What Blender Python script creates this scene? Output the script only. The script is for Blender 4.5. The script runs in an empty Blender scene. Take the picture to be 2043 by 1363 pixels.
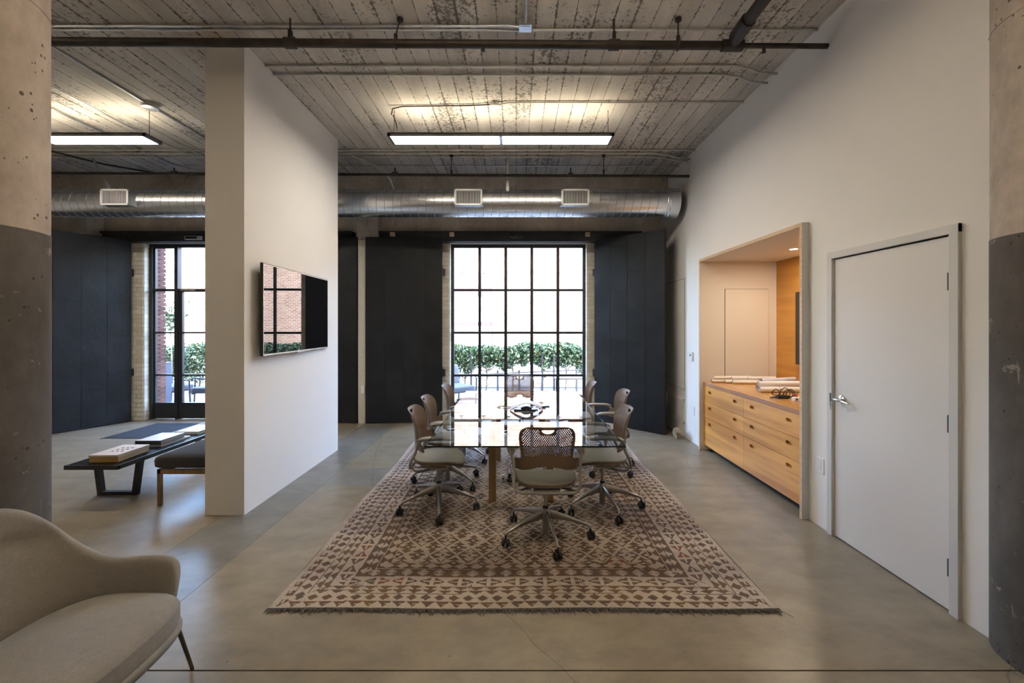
import bpy, bmesh, math, random
import numpy as np
from mathutils import Vector, Matrix
from mathutils.geometry import delaunay_2d_cdt

PI = math.pi
R = math.radians
SC = bpy.context.scene
COL = SC.collection

# ------------------------------------------------------------------ camera
cam_d = bpy.data.cameras.new('camera')
cam = bpy.data.objects.new('camera', cam_d)
COL.objects.link(cam)
cam.location = (0, 0, 1.62)
cam.rotation_euler = (R(90), 0, 0)
cam_d.sensor_width = 36
cam_d.lens = 15.0
cam_d.shift_x = -8.5 / 2043
cam_d.shift_y = -31.5 / 2043
cam_d.clip_start = 0.05
cam_d.clip_end = 300
SC.camera = cam

# ------------------------------------------------------------------ world, sun, exposure
W = bpy.data.worlds.new('sky_world')
SC.world = W
W.use_nodes = True
wn = W.node_tree.nodes
wl = W.node_tree.links
wn.clear()
sky = wn.new('ShaderNodeTexSky')
sky.sky_type = 'NISHITA'
sky.sun_disc = False
sky.sun_elevation = R(56)
sky.sun_rotation = R(160)
sky.air_density = 1.0
sky.dust_density = 2.0
bg = wn.new('ShaderNodeBackground')
bg.inputs['Strength'].default_value = 2.6
wo = wn.new('ShaderNodeOutputWorld')
wl.new(sky.outputs[0], bg.inputs[0])
wl.new(bg.outputs[0], wo.inputs[0])

sd = bpy.data.lights.new('sun', 'SUN')
sd.energy = 0.9
sd.angle = R(0.6)
sd.color = (1, .95, .87)
so = bpy.data.objects.new('sun', sd)
COL.objects.link(so)
so.rotation_euler = Vector((0.30, 0.80, -1.20)).to_track_quat('-Z', 'Y').to_euler()

for nm, x0, x1 in (('window_portal', -1.13, 1.2), ('door_portal', -6.3, -4.0)):
    pd = bpy.data.lights.new(nm, 'AREA')
    pd.shape = 'RECTANGLE'
    pd.size = x1 - x0
    pd.size_y = 3.0
    pd.cycles.is_portal = True
    po = bpy.data.objects.new(nm, pd)
    COL.objects.link(po)
    po.location = ((x0 + x1) / 2, 7.62, 1.5)
    po.rotation_euler = (R(-90), 0, 0)

SC.view_settings.view_transform = 'Standard'
SC.view_settings.look = 'None'
SC.view_settings.gamma = 1
SC.view_settings.use_curve_mapping = False
SC.view_settings.exposure = 1.72
SC.cycles.use_denoising = True
SC.cycles.use_adaptive_sampling = True
SC.cycles.adaptive_threshold = 0.02
SC.cycles.max_bounces = 8
SC.cycles.diffuse_bounces = 5
SC.cycles.glossy_bounces = 4
SC.cycles.transmission_bounces = 4
SC.cycles.transparent_max_bounces = 12
SC.cycles.sample_clamp_indirect = 6
SC.cycles.caustics_reflective = False
SC.cycles.caustics_refractive = False

LAMP_WATT = 13.5      # emission strength of the linear lamps

# ------------------------------------------------------------------ materials
def mat(name, color=(.5, .5, .5), rough=.5, metal=0., spec=.5, bump=None, var=None, coord='Object', sheen=0):
    """bump=(scale, strength, detail); var=(scale, amount, (sx,sy,sz)) brightness variation"""
    m = bpy.data.materials.new(name)
    m.use_nodes = True
    nt = m.node_tree
    b = nt.nodes['Principled BSDF']
    b.inputs['Base Color'].default_value = (*color, 1)
    b.inputs['Roughness'].default_value = rough
    b.inputs['Metallic'].default_value = metal
    b.inputs['Specular IOR Level'].default_value = spec
    if sheen:
        b.inputs['Sheen Weight'].default_value = sheen
    tc = None
    if bump or var:
        tc = nt.nodes.new('ShaderNodeTexCoord')
    if var:
        mp = nt.nodes.new('ShaderNodeMapping')
        mp.inputs['Scale'].default_value = var[2] if len(var) > 2 else (1, 1, 1)
        nt.links.new(tc.outputs[coord], mp.inputs[0])
        n = nt.nodes.new('ShaderNodeTexNoise')
        n.inputs['Scale'].default_value = var[0]
        n.inputs['Detail'].default_value = 5
        nt.links.new(mp.outputs[0], n.inputs[0])
        cr = nt.nodes.new('ShaderNodeValToRGB')
        a = var[1]
        cr.color_ramp.elements[0].position = .3
        cr.color_ramp.elements[1].position = .7
        cr.color_ramp.elements[0].color = (*[max(0, c * (1 - a)) for c in color], 1)
        cr.color_ramp.elements[1].color = (*[min(1, c * (1 + a)) for c in color], 1)
        nt.links.new(n.outputs[0], cr.inputs[0])
        nt.links.new(cr.outputs[0], b.inputs['Base Color'])
    if bump:
        n2 = nt.nodes.new('ShaderNodeTexNoise')
        n2.inputs['Scale'].default_value = bump[0]
        n2.inputs['Detail'].default_value = bump[2] if len(bump) > 2 else 3
        nt.links.new(tc.outputs[coord], n2.inputs[0])
        bp = nt.nodes.new('ShaderNodeBump')
        bp.inputs['Strength'].default_value = bump[1]
        bp.inputs['Distance'].default_value = .01
        nt.links.new(n2.outputs[0], bp.inputs['Height'])
        nt.links.new(bp.outputs[0], b.inputs['Normal'])
    return m


class NT:
    """tiny helper to write node graphs"""
    def __init__(s, name):
        s.m = bpy.data.materials.new(name)
        s.m.use_nodes = True
        s.t = s.m.node_tree
        s.b = s.t.nodes['Principled BSDF']
        s.co = s.t.nodes.new('ShaderNodeTexCoord')

    def n(s, kind, ins=None, **props):
        k = s.t.nodes.new(kind)
        for a, v in props.items():
            setattr(k, a, v)
        for a, v in (ins or {}).items():
            if isinstance(v, bpy.types.NodeSocket):
                s.t.links.new(v, k.inputs[a])
            else:
                k.inputs[a].default_value = v
        return k

    def noise(s, vec, scale, detail=4, rough=.55, stretch=None):
        if stretch:
            vec = s.n('ShaderNodeMapping', {0: vec, 'Scale': stretch}).outputs[0]
        return s.n('ShaderNodeTexNoise', {'Vector': vec, 'Scale': scale, 'Detail': detail, 'Roughness': rough}).outputs[0]

    def ramp(s, fac, stops):
        r = s.n('ShaderNodeValToRGB', {0: fac})
        e = r.color_ramp.elements
        while len(e) < len(stops):
            e.new(.5)
        for k, (p, c) in enumerate(stops):
            e[k].position = p
            e[k].color = (*c, 1) if isinstance(c, tuple) else (c, c, c, 1)
        return r.outputs[0]

    def mix(s, fac, a, b, mode='MIX'):
        k = s.t.nodes.new('ShaderNodeMix')
        k.data_type = 'RGBA'
        k.blend_type = mode
        for idx, v in ((0, fac), (6, a), (7, b)):
            if isinstance(v, bpy.types.NodeSocket):
                s.t.links.new(v, k.inputs[idx])
            elif idx == 0:
                k.inputs[0].default_value = v
            else:
                k.inputs[idx].default_value = (*v, 1) if len(v) == 3 else v
        return k.outputs[2]

    def math(s, op, a, b=0.0, c=0.0):
        k = s.t.nodes.new('ShaderNodeMath')
        k.operation = op
        for i, v in enumerate((a, b, c)):
            if isinstance(v, bpy.types.NodeSocket):
                s.t.links.new(v, k.inputs[i])
            else:
                k.inputs[i].default_value = v
        return k.outputs[0]

    def bump(s, h, strength=.3, dist=.01, normal=None):
        k = s.n('ShaderNodeBump', {'Height': h, 'Strength': strength, 'Distance': dist})
        s.t.links.new(k.outputs[0], s.b.inputs['Normal'])
        return k.outputs[0]

    def out(s, **ins):
        for a, v in ins.items():
            a = {'color': 'Base Color', 'rough': 'Roughness', 'metal': 'Metallic', 'spec': 'Specular IOR Level'}[a]
            if isinstance(v, bpy.types.NodeSocket):
                s.t.links.new(v, s.b.inputs[a])
            else:
                s.b.inputs[a].default_value = (*v, 1) if isinstance(v, tuple) else v
        return s.m


def ceiling_concrete(name):
    s = NT(name)
    P = s.co.outputs['Generated']
    geo = s.n('ShaderNodeNewGeometry').outputs['Position']
    rnd = s.n('ShaderNodeObjectInfo').outputs['Random']
    streak = s.noise(geo, 3.0, 5, .6, (2.2, .35, 1))
    blot = s.noise(geo, 1.1, 5, .6)
    base = s.ramp(streak, [(.25, (.50, .46, .40)), (.5, (.62, .575, .51)), (.75, (.72, .68, .61))])
    base = s.mix(.7, base, s.ramp(blot, [(.2, (.74, .74, .74)), (.75, (1.1, 1.08, 1.04))]), 'MULTIPLY')
    tone = s.ramp(rnd, [(0., (.89, .89, .89)), (1., (1.04, 1.04, 1.04))])
    base = s.mix(1., base, tone, 'MULTIPLY')
    # dirt specks, denser along the board joints
    sep = s.n('ShaderNodeSeparateXYZ', {0: geo})
    fx = s.math('FRACT', s.math('MULTIPLY', s.math('ADD', sep.outputs[0], 20.15), 1 / .155))
    edge = s.math('ABSOLUTE', s.math('SUBTRACT', fx, .5))        # .5 at the joint
    joint = s.ramp(edge, [(.40, 0.), (.495, 1.)])
    sp = s.noise(geo, 34, 8, .72)
    patch = s.noise(geo, 1.7, 4, .6, (1, .45, 1))
    gate = s.math('ADD', s.math('MULTIPLY', s.ramp(patch, [(.40, 0.), (.66, 1.)]), .185), s.math('MULTIPLY', joint, .125))
    speck = s.ramp(s.math('ADD', sp, gate), [(.655, 0.), (.70, 1.)])
    base = s.mix(s.math('MULTIPLY', speck, .72), base, (.075, .066, .055))
    s.bump(s.noise(geo, 20, 6, .65), .5, .006)
    return s.out(color=base, rough=.85, spec=.2)


def cast_concrete(name, c0, c1, pits=True, spots=None):
    s = NT(name)
    P = s.n('ShaderNodeNewGeometry').outputs['Position']
    a = s.noise(P, 2.2, 7, .62, (1, 1, .6))
    base = s.ramp(a, [(.3, c0), (.7, c1)])
    b = s.noise(P, 9, 6, .7)
    base = s.mix(.55, base, s.ramp(b, [(.3, .72), (.7, 1.12)]), 'MULTIPLY')
    h = b
    if pits:
        v = s.n('ShaderNodeTexVoronoi', {'Vector': P, 'Scale': 26.0})
        pit = s.math('LESS_THAN', v.outputs['Distance'], s.math('MULTIPLY', s.ramp(s.noise(P, 5, 2), [(.42, 0.), (.7, 1.)]), .26))
        base = s.mix(s.math('MULTIPLY', pit, .8), base, (.03, .025, .02))
        h = s.math('SUBTRACT', b, s.math('MULTIPLY', pit, 1.5))
    base = s.mix(.5, base, s.ramp(s.noise(P, 1.3, 8, .7, (1, 1, .35)), [(.35, .62), (.65, 1.25)]), 'MULTIPLY')
    if spots:
        q = s.noise(P, 4.5, 8, .78, (1, 1, 1.6))
        base = s.mix(s.ramp(q, [(.60, 0.), (.64, .6)]), base, spots)
        sr = s.n('ShaderNodeMapping', {0: P, 'Rotation': (.9, .3, .5), 'Scale': (22, 22, 1.6)}).outputs[0]
        q2 = s.noise(sr, 1.0, 3, .5)
        base = s.mix(s.ramp(q2, [(.70, 0.), (.73, .55)]), base, spots)
    s.bump(h, .45, .006)
    return s.out(color=base, rough=.75, spec=.25)


def floor_concrete(name, c0, c1, rough=.282):
    s = NT(name)
    P = s.n('ShaderNodeNewGeometry').outputs['Position']
    a = s.noise(P, .8, 6, .62)
    base = s.ramp(a, [(.15, c0), (.85, c1)])
    b = s.noise(P, 7, 6, .7)
    base = s.mix(.5, base, s.ramp(b, [(.1, .70), (.9, 1.15)]), 'MULTIPLY')
    f = s.noise(P, 70, 3, .7)
    base = s.mix(.5, base, s.ramp(f, [(.2, .90), (.8, 1.08)]), 'MULTIPLY')
    stain = s.noise(P, 1.6, 4, .55)
    base = s.mix(s.ramp(stain, [(.30, 0.), (.90, .55)]), base, (.13, .11, .08))
    sm = s.noise(P, 3.2, 5, .65, (1, 1.6, 1))
    base = s.mix(.8, base, s.ramp(sm, [(.25, .60), (.75, 1.28)]), 'MULTIPLY')
    dots = s.n('ShaderNodeTexVoronoi', {'Vector': P, 'Scale': 6.0}).outputs['Distance']
    base = s.mix(s.math('MULTIPLY', s.math('LESS_THAN', dots, .045), .55), base, (.07, .06, .05))
    # hairline cracks
    w = s.n('ShaderNodeTexVoronoi', {'Vector': s.mix(.12, P, s.n('ShaderNodeTexNoise', {'Vector': P, 'Scale': 2.2, 'Detail': 5.}).outputs[1]), 'Scale': .42}, feature='DISTANCE_TO_EDGE')
    crack = s.math('LESS_THAN', w.outputs['Distance'], .0012)
    base = s.mix(s.math('MULTIPLY', crack, .5), base, (.07, .06, .045))
    r = s.math('ADD', s.math('MULTIPLY', s.ramp(s.noise(P, 2.6, 4, .55), [(.1, 0.), (.9, 1.)]), .14), rough)
    s.bump(s.noise(P, 10, 3, .5), .04, .004)
    return s.out(color=base, rough=r, spec=.42)


def wood(name, c0, c1, scale=1., axis='Y', rough=.35, fig=.5):
    s = NT(name)
    P = s.n('ShaderNodeNewGeometry').outputs['Position']
    st = {'Y': (4, .8, 10), 'Z': (6, 6, .7), 'X': (.8, 5, 6)}[axis]
    a = s.noise(P, 1.6 * scale, 6, .6, st)
    sw = s.n('ShaderNodeTexWave', {'Vector': s.n('ShaderNodeMapping', {0: P, 'Scale': tuple(v * .5 for v in st)}).outputs[0],
                                   'Scale': 2.0 * scale, 'Distortion': 9.0, 'Detail': 3.0, 'Detail Scale': 1.2}).outputs[1]
    f = s.math('ADD', s.math('MULTIPLY', a, 1 - fig * .5), s.math('MULTIPLY', sw, fig * .5))
    rnd = s.n('ShaderNodeObjectInfo').outputs['Random']
    base = s.ramp(f, [(.3, c0), (.7, c1)])
    base = s.mix(1., base, s.ramp(rnd, [(0., .9), (1., 1.06)]), 'MULTIPLY')
    s.bump(a, .05, .003)
    return s.out(color=base, rough=rough, spec=.5)


def thin_glass(name, tint=(1, 1, 1), ior=1.5, gain=1.0):
    m = bpy.data.materials.new(name)
    m.use_nodes = True
    nt = m.node_tree
    nt.nodes.clear()
    o = nt.nodes.new('ShaderNodeOutputMaterial')
    mx = nt.nodes.new('ShaderNodeMixShader')
    tr = nt.nodes.new('ShaderNodeBsdfTransparent')
    tr.inputs[0].default_value = (*tint, 1)
    gl = nt.nodes.new('ShaderNodeBsdfGlossy')
    gl.inputs['Roughness'].default_value = 0.0
    fr = nt.nodes.new('ShaderNodeFresnel')
    fr.inputs[0].default_value = ior
    nt.links.new(fr.outputs[0], mx.inputs[0])
    nt.links.new(tr.outputs[0], mx.inputs[1])
    nt.links.new(gl.outputs[0], mx.inputs[2])
    nt.links.new(mx.outputs[0], o.inputs[0])
    return m


def emit(name, color, strength):
    m = bpy.data.materials.new(name)
    m.use_nodes = True
    b = m.node_tree.nodes['Principled BSDF']
    b.inputs['Base Color'].default_value = (.9, .9, .9, 1)
    b.inputs['Emission Color'].default_value = (*color, 1)
    b.inputs['Emission Strength'].default_value = strength
    return m


def brick_mat(name, c0, c1, rough=.85):
    s = NT(name)
    P = s.n('ShaderNodeNewGeometry').outputs['Position']
    rnd = s.n('ShaderNodeObjectInfo').outputs['Random']
    base = s.ramp(rnd, [(0., c0), (1., c1)])
    base = s.mix(.5, base, s.ramp(s.noise(P, 25, 5, .7), [(.3, .75), (.7, 1.15)]), 'MULTIPLY')
    s.bump(s.noise(P, 60, 5, .7), .4, .004)
    return s.out(color=base, rough=rough, spec=.2)


def far_brick(name):
    s = NT(name)
    P = s.n('ShaderNodeNewGeometry').outputs['Position']
    mp = s.n('ShaderNodeMapping', {0: P, 'Rotation': (R(90), 0, 0)}).outputs[0]
    k = s.n('ShaderNodeTexBrick', {'Vector': mp, 'Scale': 1.0, 'Mortar Size': .007, 'Brick Width': .215, 'Row Height': .076,
                                  'Color1': (.150, .078, .052, 1), 'Color2': (.205, .132, .094, 1), 'Mortar': (.34, .315, .28, 1)})
    base = s.mix(.5, k.outputs[0], s.ramp(s.noise(P, .9, 5, .6), [(.3, .8), (.7, 1.15)]), 'MULTIPLY')
    s.bump(k.outputs[1], -.4, .01)
    return s.out(color=base, rough=.9, spec=.1)


def dark_sheet(name, c=(.0095, .0105, .0125)):
    s = NT(name)
    P = s.n('ShaderNodeNewGeometry').outputs['Position']
    rnd = s.n('ShaderNodeObjectInfo').outputs['Random']
    a = s.noise(P, 3, 6, .65)
    base = s.ramp(a, [(.3, tuple(v * .75 for v in c)), (.7, tuple(v * 1.5 for v in c))])
    base = s.mix(1., base, s.ramp(rnd, [(0., .8), (1., 1.25)]), 'MULTIPLY')
    sc = s.noise(P, 14, 9, .8, (1, 1, 3))
    sep = s.n('ShaderNodeSeparateXYZ', {0: P})
    low = s.ramp(sep.outputs[2], [(0.0, .09), (.16, .0)])
    base = s.mix(s.math('GREATER_THAN', s.math('ADD', sc, low), .735), base, (.20, .20, .18))
    s.bump(s.math('ADD', s.noise(P, 2.5, 3, .5), s.math('MULTIPLY', s.noise(P, 22, 3, .5), .15)), .55, .02)
    return s.out(color=base, rough=s.ramp(s.noise(P, 5, 4), [(.3, .42), (.7, .6)]), spec=.30)


def fabric(name, c, scale=420):
    s = NT(name)
    P = s.co.outputs['Object']
    a = s.noise(P, scale, 2, .7)
    base = s.mix(1., c, s.ramp(a, [(.3, .72), (.7, 1.2)]), 'MULTIPLY')
    base = s.mix(.6, base, s.ramp(s.noise(P, 40, 4, .7), [(.3, .88), (.7, 1.08)]), 'MULTIPLY')
    s.bump(a, .5, .002)
    s.b.inputs['Sheen Weight'].default_value = .15
    return s.out(color=base, rough=.95, spec=.15)


def duct_metal(name):
    s = NT(name)
    P = s.n('ShaderNodeNewGeometry').outputs['Position']
    a = s.noise(P, 6, 5, .6, (2.5, 1, 1))
    base = s.ramp(a, [(.1, (.66, .68, .70)), (.9, (.78, .80, .82))])
    return s.out(color=base, rough=.27, metal=1.0)


M = {}
M['ceil'] = ceiling_concrete('board_formed_concrete')
M['conc'] = cast_concrete('cast_concrete', (.46, .41, .345), (.70, .635, .555))
M['conc_pink'] = cast_concrete('column_bare_concrete', (.34, .285, .24), (.62, .55, .48))
M['conc_dark'] = cast_concrete('column_painted_concrete', (.070, .064, .058), (.15, .138, .125), True, (.34, .30, .26))
M['floor'] = floor_concrete('polished_concrete_beige', (.20, .165, .115), (.33, .285, .21))
M['floor_grey'] = floor_concrete('polished_concrete_grey', (.15, .145, .13), (.25, .24, .215))
M['wall'] = mat('white_plaster', (.80, .785, .76), .75, spec=.25, bump=(60, .03, 3), var=(1.2, .02, (1, 1, 1)))
M['paintdoor'] = mat('white_satin_door', (.72, .70, .68), .45, spec=.4)
M['frame_grey'] = mat('pale_grey_frame', (.60, .60, .59), .45)
M['sheet'] = dark_sheet('black_painted_sheet_metal')
M['steelblack'] = mat('black_painted_steel', (.018, .02, .024), .42, bump=(30, .1))
M['lintel'] = mat('dark_painted_beam', (.028, .027, .026), .6, bump=(12, .4), var=(4, .4))
M['iron'] = mat('dark_iron_pipe', (.040, .032, .027), .5, metal=.3, bump=(30, .25), var=(9, .45))
M['galv'] = mat('galvanised_steel', (.55, .55, .54), .38, metal=.9, var=(9, .15))
M['galvdull'] = mat('painted_conduit', (.56, .55, .51), .42, metal=.5, var=(7, .2))
M['duct'] = duct_metal('galvanised_duct')
M['white'] = mat('white_enamel', (.75, .74, .71), .45)
M['plastic_w'] = mat('white_plastic', (.78, .78, .77), .4)
M['black'] = mat('black_plastic', (.012, .012, .013), .4)
M['dark'] = mat('dark_void', (.02, .018, .016), .9)
M['chrome'] = mat('brushed_nickel', (.72, .71, .69), .2, metal=1.)
M['alu'] = mat('cast_aluminium', (.38, .37, .35), .34, metal=.85)
M['lamphouse'] = mat('lamp_housing_grey', (.22, .22, .215), .5, metal=.2)
M['lamp'] = emit('lamp_diffuser', (1.0, .91, .78), LAMP_WATT)
M['lamp_up'] = emit('lamp_upper_diffuser', (1.0, .88, .68), LAMP_WATT * .36)
M['lamp_dim'] = emit('lamp_diffuser_dimmed', (1.0, .82, .60), LAMP_WATT * .08)
M['lamp_boost_up'] = emit('lamp_upper_diffuser_boosted', (1.0, .86, .68), LAMP_WATT * 3.0)  # upper glow of the unseen lamps, boosted to brighten the ceiling
M['spot'] = emit('downlight_glow', (1.0, .74, .45), 40)
M['ply'] = wood('varnished_plywood', (.50, .215, .040), (.78, .40, .095), .5, 'Y', .34, .6)
M['ply_top'] = wood('plywood_worktop', (.44, .20, .05), (.64, .34, .11), 1., 'Y', .22, .4)
M['ply_edge'] = wood('worktop_edge_band', (.36, .16, .085), (.46, .24, .12), 1., 'Y', .4, .3)
M['ply_back'] = wood('orange_plywood', (.52, .235, .04), (.68, .33, .07), .6, 'Y', .35, .4)
M['ply_raw'] = wood('raw_plywood_edge', (.55, .40, .25), (.70, .54, .37), 3., 'Y', .55, .3)
M['niche'] = mat('niche_cream_paint', (.70, .63, .54), .6, spec=.3)
M['leg'] = wood('oak_table_leg', (.26, .16, .075), (.38, .25, .13), 1., 'Z', .4, .3)
M['glass'] = thin_glass('window_glass', (.97, .985, .98))
M['tglass'] = thin_glass('table_glass', (.93, .965, .95), 2.2)
M['tedge'] = mat('glass_edge_green', (.012, .03, .026), .08, spec=.7)
M['poly'] = mat('brown_polymer', (.145, .098, .062), .45, bump=(300, .05))
M['pad'] = mat('grey_mesh_pad', (.25, .245, .22), .85, bump=(600, .4))
M['armgrey'] = mat('grey_arm_polymer', (.25, .24, .22), .45)
M['sofa'] = fabric('oatmeal_wool', (.26, .24, .21))
M['darkfab'] = fabric('charcoal_fabric', (.040, .036, .036))
M['slat'] = mat('ebonised_wood', (.012, .011, .012), .38, spec=.5)
M['brass_wood'] = wood('walnut_frame', (.13, .08, .035), (.22, .14, .065), 1., 'Z', .4, .3)
M['mat'] = mat('dark_entry_mat', (.022, .028, .036), .95, bump=(300, .8), var=(60, .5))
M['jamb'] = brick_mat('cream_painted_brick', (.56, .52, .43), (.68, .64, .55), .6)
M['jamb_base'] = mat('cream_painted_mortar', (.50, .46, .38), .8)
M['red'] = brick_mat('red_brick', (.060, .026, .021), (.115, .055, .043))
M['mortar'] = mat('mortar', (.30, .275, .24), .9, bump=(60, .4))
M['farbrick'] = far_brick('far_brick_wall')
M['patio'] = mat('patio_concrete', (.11, .112, .118), .85, bump=(40, .2), var=(2, .12))
M['street'] = mat('street_asphalt', (.075, .078, .085), .9, bump=(80, .3), var=(1.5, .12))
M['stone'] = mat('tan_stone', (.34, .26, .17), .8, bump=(18, .8), var=(8, .35))
M['paper'] = mat('drawing_paper', (.86, .83, .79), .8, var=(30, .04))
M['paper_blue'] = mat('lilac_tracing_paper', (.70, .68, .76), .7)
M['leaf'] = None

# ------------------------------------------------------------------ mesh helpers
def finish(name, verts, faces, material, parent=None, smooth=35, mats=None, fm=None):
    me = bpy.data.meshes.new(name)
    me.from_pydata(verts, [], faces)
    ms = mats if mats else [material]
    for m_ in ms:
        me.materials.append(m_)
    if fm:
        me.polygons.foreach_set('material_index', fm)
    if smooth:
        bm = bmesh.new()
        bm.from_mesh(me)
        bmesh.ops.recalc_face_normals(bm, faces=bm.faces)
        lim = R(smooth)
        for f in bm.faces:
            f.smooth = True
        for e in bm.edges:
            if len(e.link_faces) == 2:
                e.smooth = e.calc_face_angle(0) < lim
        bm.to_mesh(me)
        bm.free()
    me.update()
    o = bpy.data.objects.new(name, me)
    COL.objects.link(o)
    if parent is not None:
        o.parent = parent
    return o


class MB:
    def __init__(s):
        s.v, s.f, s.m = [], [], []

    def add(s, vs, fs, mi=0):
        n = len(s.v)
        s.v += [tuple(p) for p in vs]
        s.f += [tuple(i + n for i in f) for f in fs]
        s.m += [mi] * len(fs)
        return s

    def box(s, x0, x1, y0, y1, z0, z1, mi=0):
        vs = [(x0, y0, z0), (x1, y0, z0), (x1, y1, z0), (x0, y1, z0), (x0, y0, z1), (x1, y0, z1), (x1, y1, z1), (x0, y1, z1)]
        return s.add(vs, [(0, 3, 2, 1), (4, 5, 6, 7), (0, 1, 5, 4), (1, 2, 6, 5), (2, 3, 7, 6), (3, 0, 4, 7)], mi)

    def bar(s, p, q, w, h, mi=0, up=(0, 0, 1)):
        p, q = Vector(p), Vector(q)
        d = (q - p).normalized()
        u = Vector(up)
        if abs(d.dot(u)) > .98:
            u = Vector((0, 1, 0))
        a = d.cross(u).normalized() * (w / 2)
        b = a.cross(d).normalized() * (h / 2)
        vs = [p - a - b, p + a - b, p + a + b, p - a + b, q - a - b, q + a - b, q + a + b, q - a + b]
        return s.add(vs, [(0, 1, 2, 3), (7, 6, 5, 4), (0, 4, 5, 1), (1, 5, 6, 2), (2, 6, 7, 3), (3, 7, 4, 0)], mi)

    def tube(s, pts, r, seg=8, mi=0, cap=True, closed=False):
        pts = [Vector(p) for p in pts]
        n = len(pts)
        rr = r if isinstance(r, (list, tuple)) else [r] * n
        T = []
        for i in range(n):
            if closed:
                t = pts[(i + 1) % n] - pts[i - 1]
            else:
                t = pts[min(i + 1, n - 1)] - pts[max(i - 1, 0)]
            T.append(t.normalized())
        u = T[0].orthogonal().normalized()
        vs = []
        for i in range(n):
            if i:
                q = T[i - 1].rotation_difference(T[i])
                u = (q @ u)
                u = (u - T[i] * u.dot(T[i])).normalized()
            w = T[i].cross(u)
            for k in range(seg):
                a = 2 * PI * k / seg
                vs.append(pts[i] + (u * math.cos(a) + w * math.sin(a)) * rr[i])
        fs = []
        m_ = n if closed else n - 1
        for i in range(m_):
            j = (i + 1) % n
            for k in range(seg):
                k2 = (k + 1) % seg
                fs.append((i * seg + k, i * seg + k2, j * seg + k2, j * seg + k))
        if cap and not closed:
            fs.append(tuple(range(seg))[::-1])
            fs.append(tuple((n - 1) * seg + k for k in range(seg)))
        return s.add(vs, fs, mi)

    def lathe(s, prof, cx=0, cy=0, seg=16, mi=0, axis='Z', base=0):
        """prof: list of (r, h) ; about a vertical axis unless axis given"""
        vs, fs = [], []
        for r, h in prof:
            for k in range(seg):
                a = 2 * PI * k / seg
                p = (r * math.cos(a), r * math.sin(a), h)
                if axis == 'X':
                    p = (h, p[0], p[1])
                elif axis == 'Y':
                    p = (p[0], h, p[1])
                vs.append((p[0] + cx, p[1] + cy, p[2] + base))
        for i in range(len(prof) - 1):
            for k in range(seg):
                k2 = (k + 1) % seg
                fs.append((i * seg + k, i * seg + k2, (i + 1) * seg + k2, (i + 1) * seg + k))
        fs.append(tuple(range(seg))[::-1])
        fs.append(tuple((len(prof) - 1) * seg + k for k in range(seg)))
        return s.add(vs, fs, mi)

    def prism(s, poly, z0, z1, mi=0, plane='XY'):
        n = len(poly)
        def m3(a, b, c):
            return {'XY': (a, b, c), 'YZ': (c, a, b), 'XZ': (a, c, b)}[plane]
        vs = [m3(a, b, z0) for a, b in poly] + [m3(a, b, z1) for a, b in poly]
        fs = [tuple(range(n))[::-1], tuple(range(n, 2 * n))]
        for i in range(n):
            j = (i + 1) % n
            fs.append((i, j, n + j, n + i))
        return s.add(vs, fs, mi)

    def build(s, name, material, parent=None, smooth=35, mats=None):
        return finish(name, s.v, s.f, material, parent, smooth, mats, s.m if mats else None)


def bevel(o, w=.005, seg=2):
    md = o.modifiers.new('bevel', 'BEVEL')
    md.width = w
    md.segments = seg
    md.limit_method = 'ANGLE'
    md.angle_limit = R(40)
    return o


def empty(name, loc=(0, 0, 0), rz=0):
    o = bpy.data.objects.new(name, None)
    o.location = loc
    o.rotation_euler = (0, 0, rz)
    o.empty_display_size = .1
    COL.objects.link(o)
    return o


def tag(o, label=None, cat=None, group=None, kind=None):
    if label:
        o['label'] = label
    if cat:
        o['category'] = cat
    if group:
        o['group'] = group
    if kind:
        o['kind'] = kind
    return o


def structure(o):
    o['kind'] = 'structure'
    return o


def kids(o):
    return [c for c in bpy.data.objects if c.parent is o]


def copy_tree(o, parent=None):
    c = o.copy()
    COL.objects.link(c)
    if parent is not None:
        c.parent = parent
    for ch in CH.get(o.name, []):
        k = copy_tree(ch, c)
        CH.setdefault(c.name, []).append(k)
    return c


CH = {}


def index_children(root):
    ks = kids(root)
    CH[root.name] = ks
    for k in ks:
        index_children(k)


def at(px, py, Y):
    return Vector(((px - 1030) * Y / 851.25, Y, 1.62 - (py - 650) * Y / 851.25))


def spline(ctrl, n):
    """Catmull-Rom through control points, n samples"""
    c = [np.array(p, float) for p in ctrl]
    c = [2 * c[0] - c[1]] + c + [2 * c[-1] - c[-2]]
    out = []
    m = len(c) - 3
    for i in range(n):
        t = i / (n - 1) * m
        k = min(int(t), m - 1)
        t -= k
        p0, p1, p2, p3 = c[k:k + 4]
        out.append(tuple(.5 * (2 * p1 + (p2 - p0) * t + (2 * p0 - 5 * p1 + 4 * p2 - p3) * t * t + (3 * p1 - p0 - 3 * p2 + p3) * t ** 3)))
    return out


def inside(pt, poly):
    x, y = pt
    r = False
    n = len(poly)
    for i in range(n):
        x0, y0 = poly[i]
        x1, y1 = poly[i - 1]
        if (y0 > y) != (y1 > y) and x < (x1 - x0) * (y - y0) / (y1 - y0) + x0:
            r = not r
    return r


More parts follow.
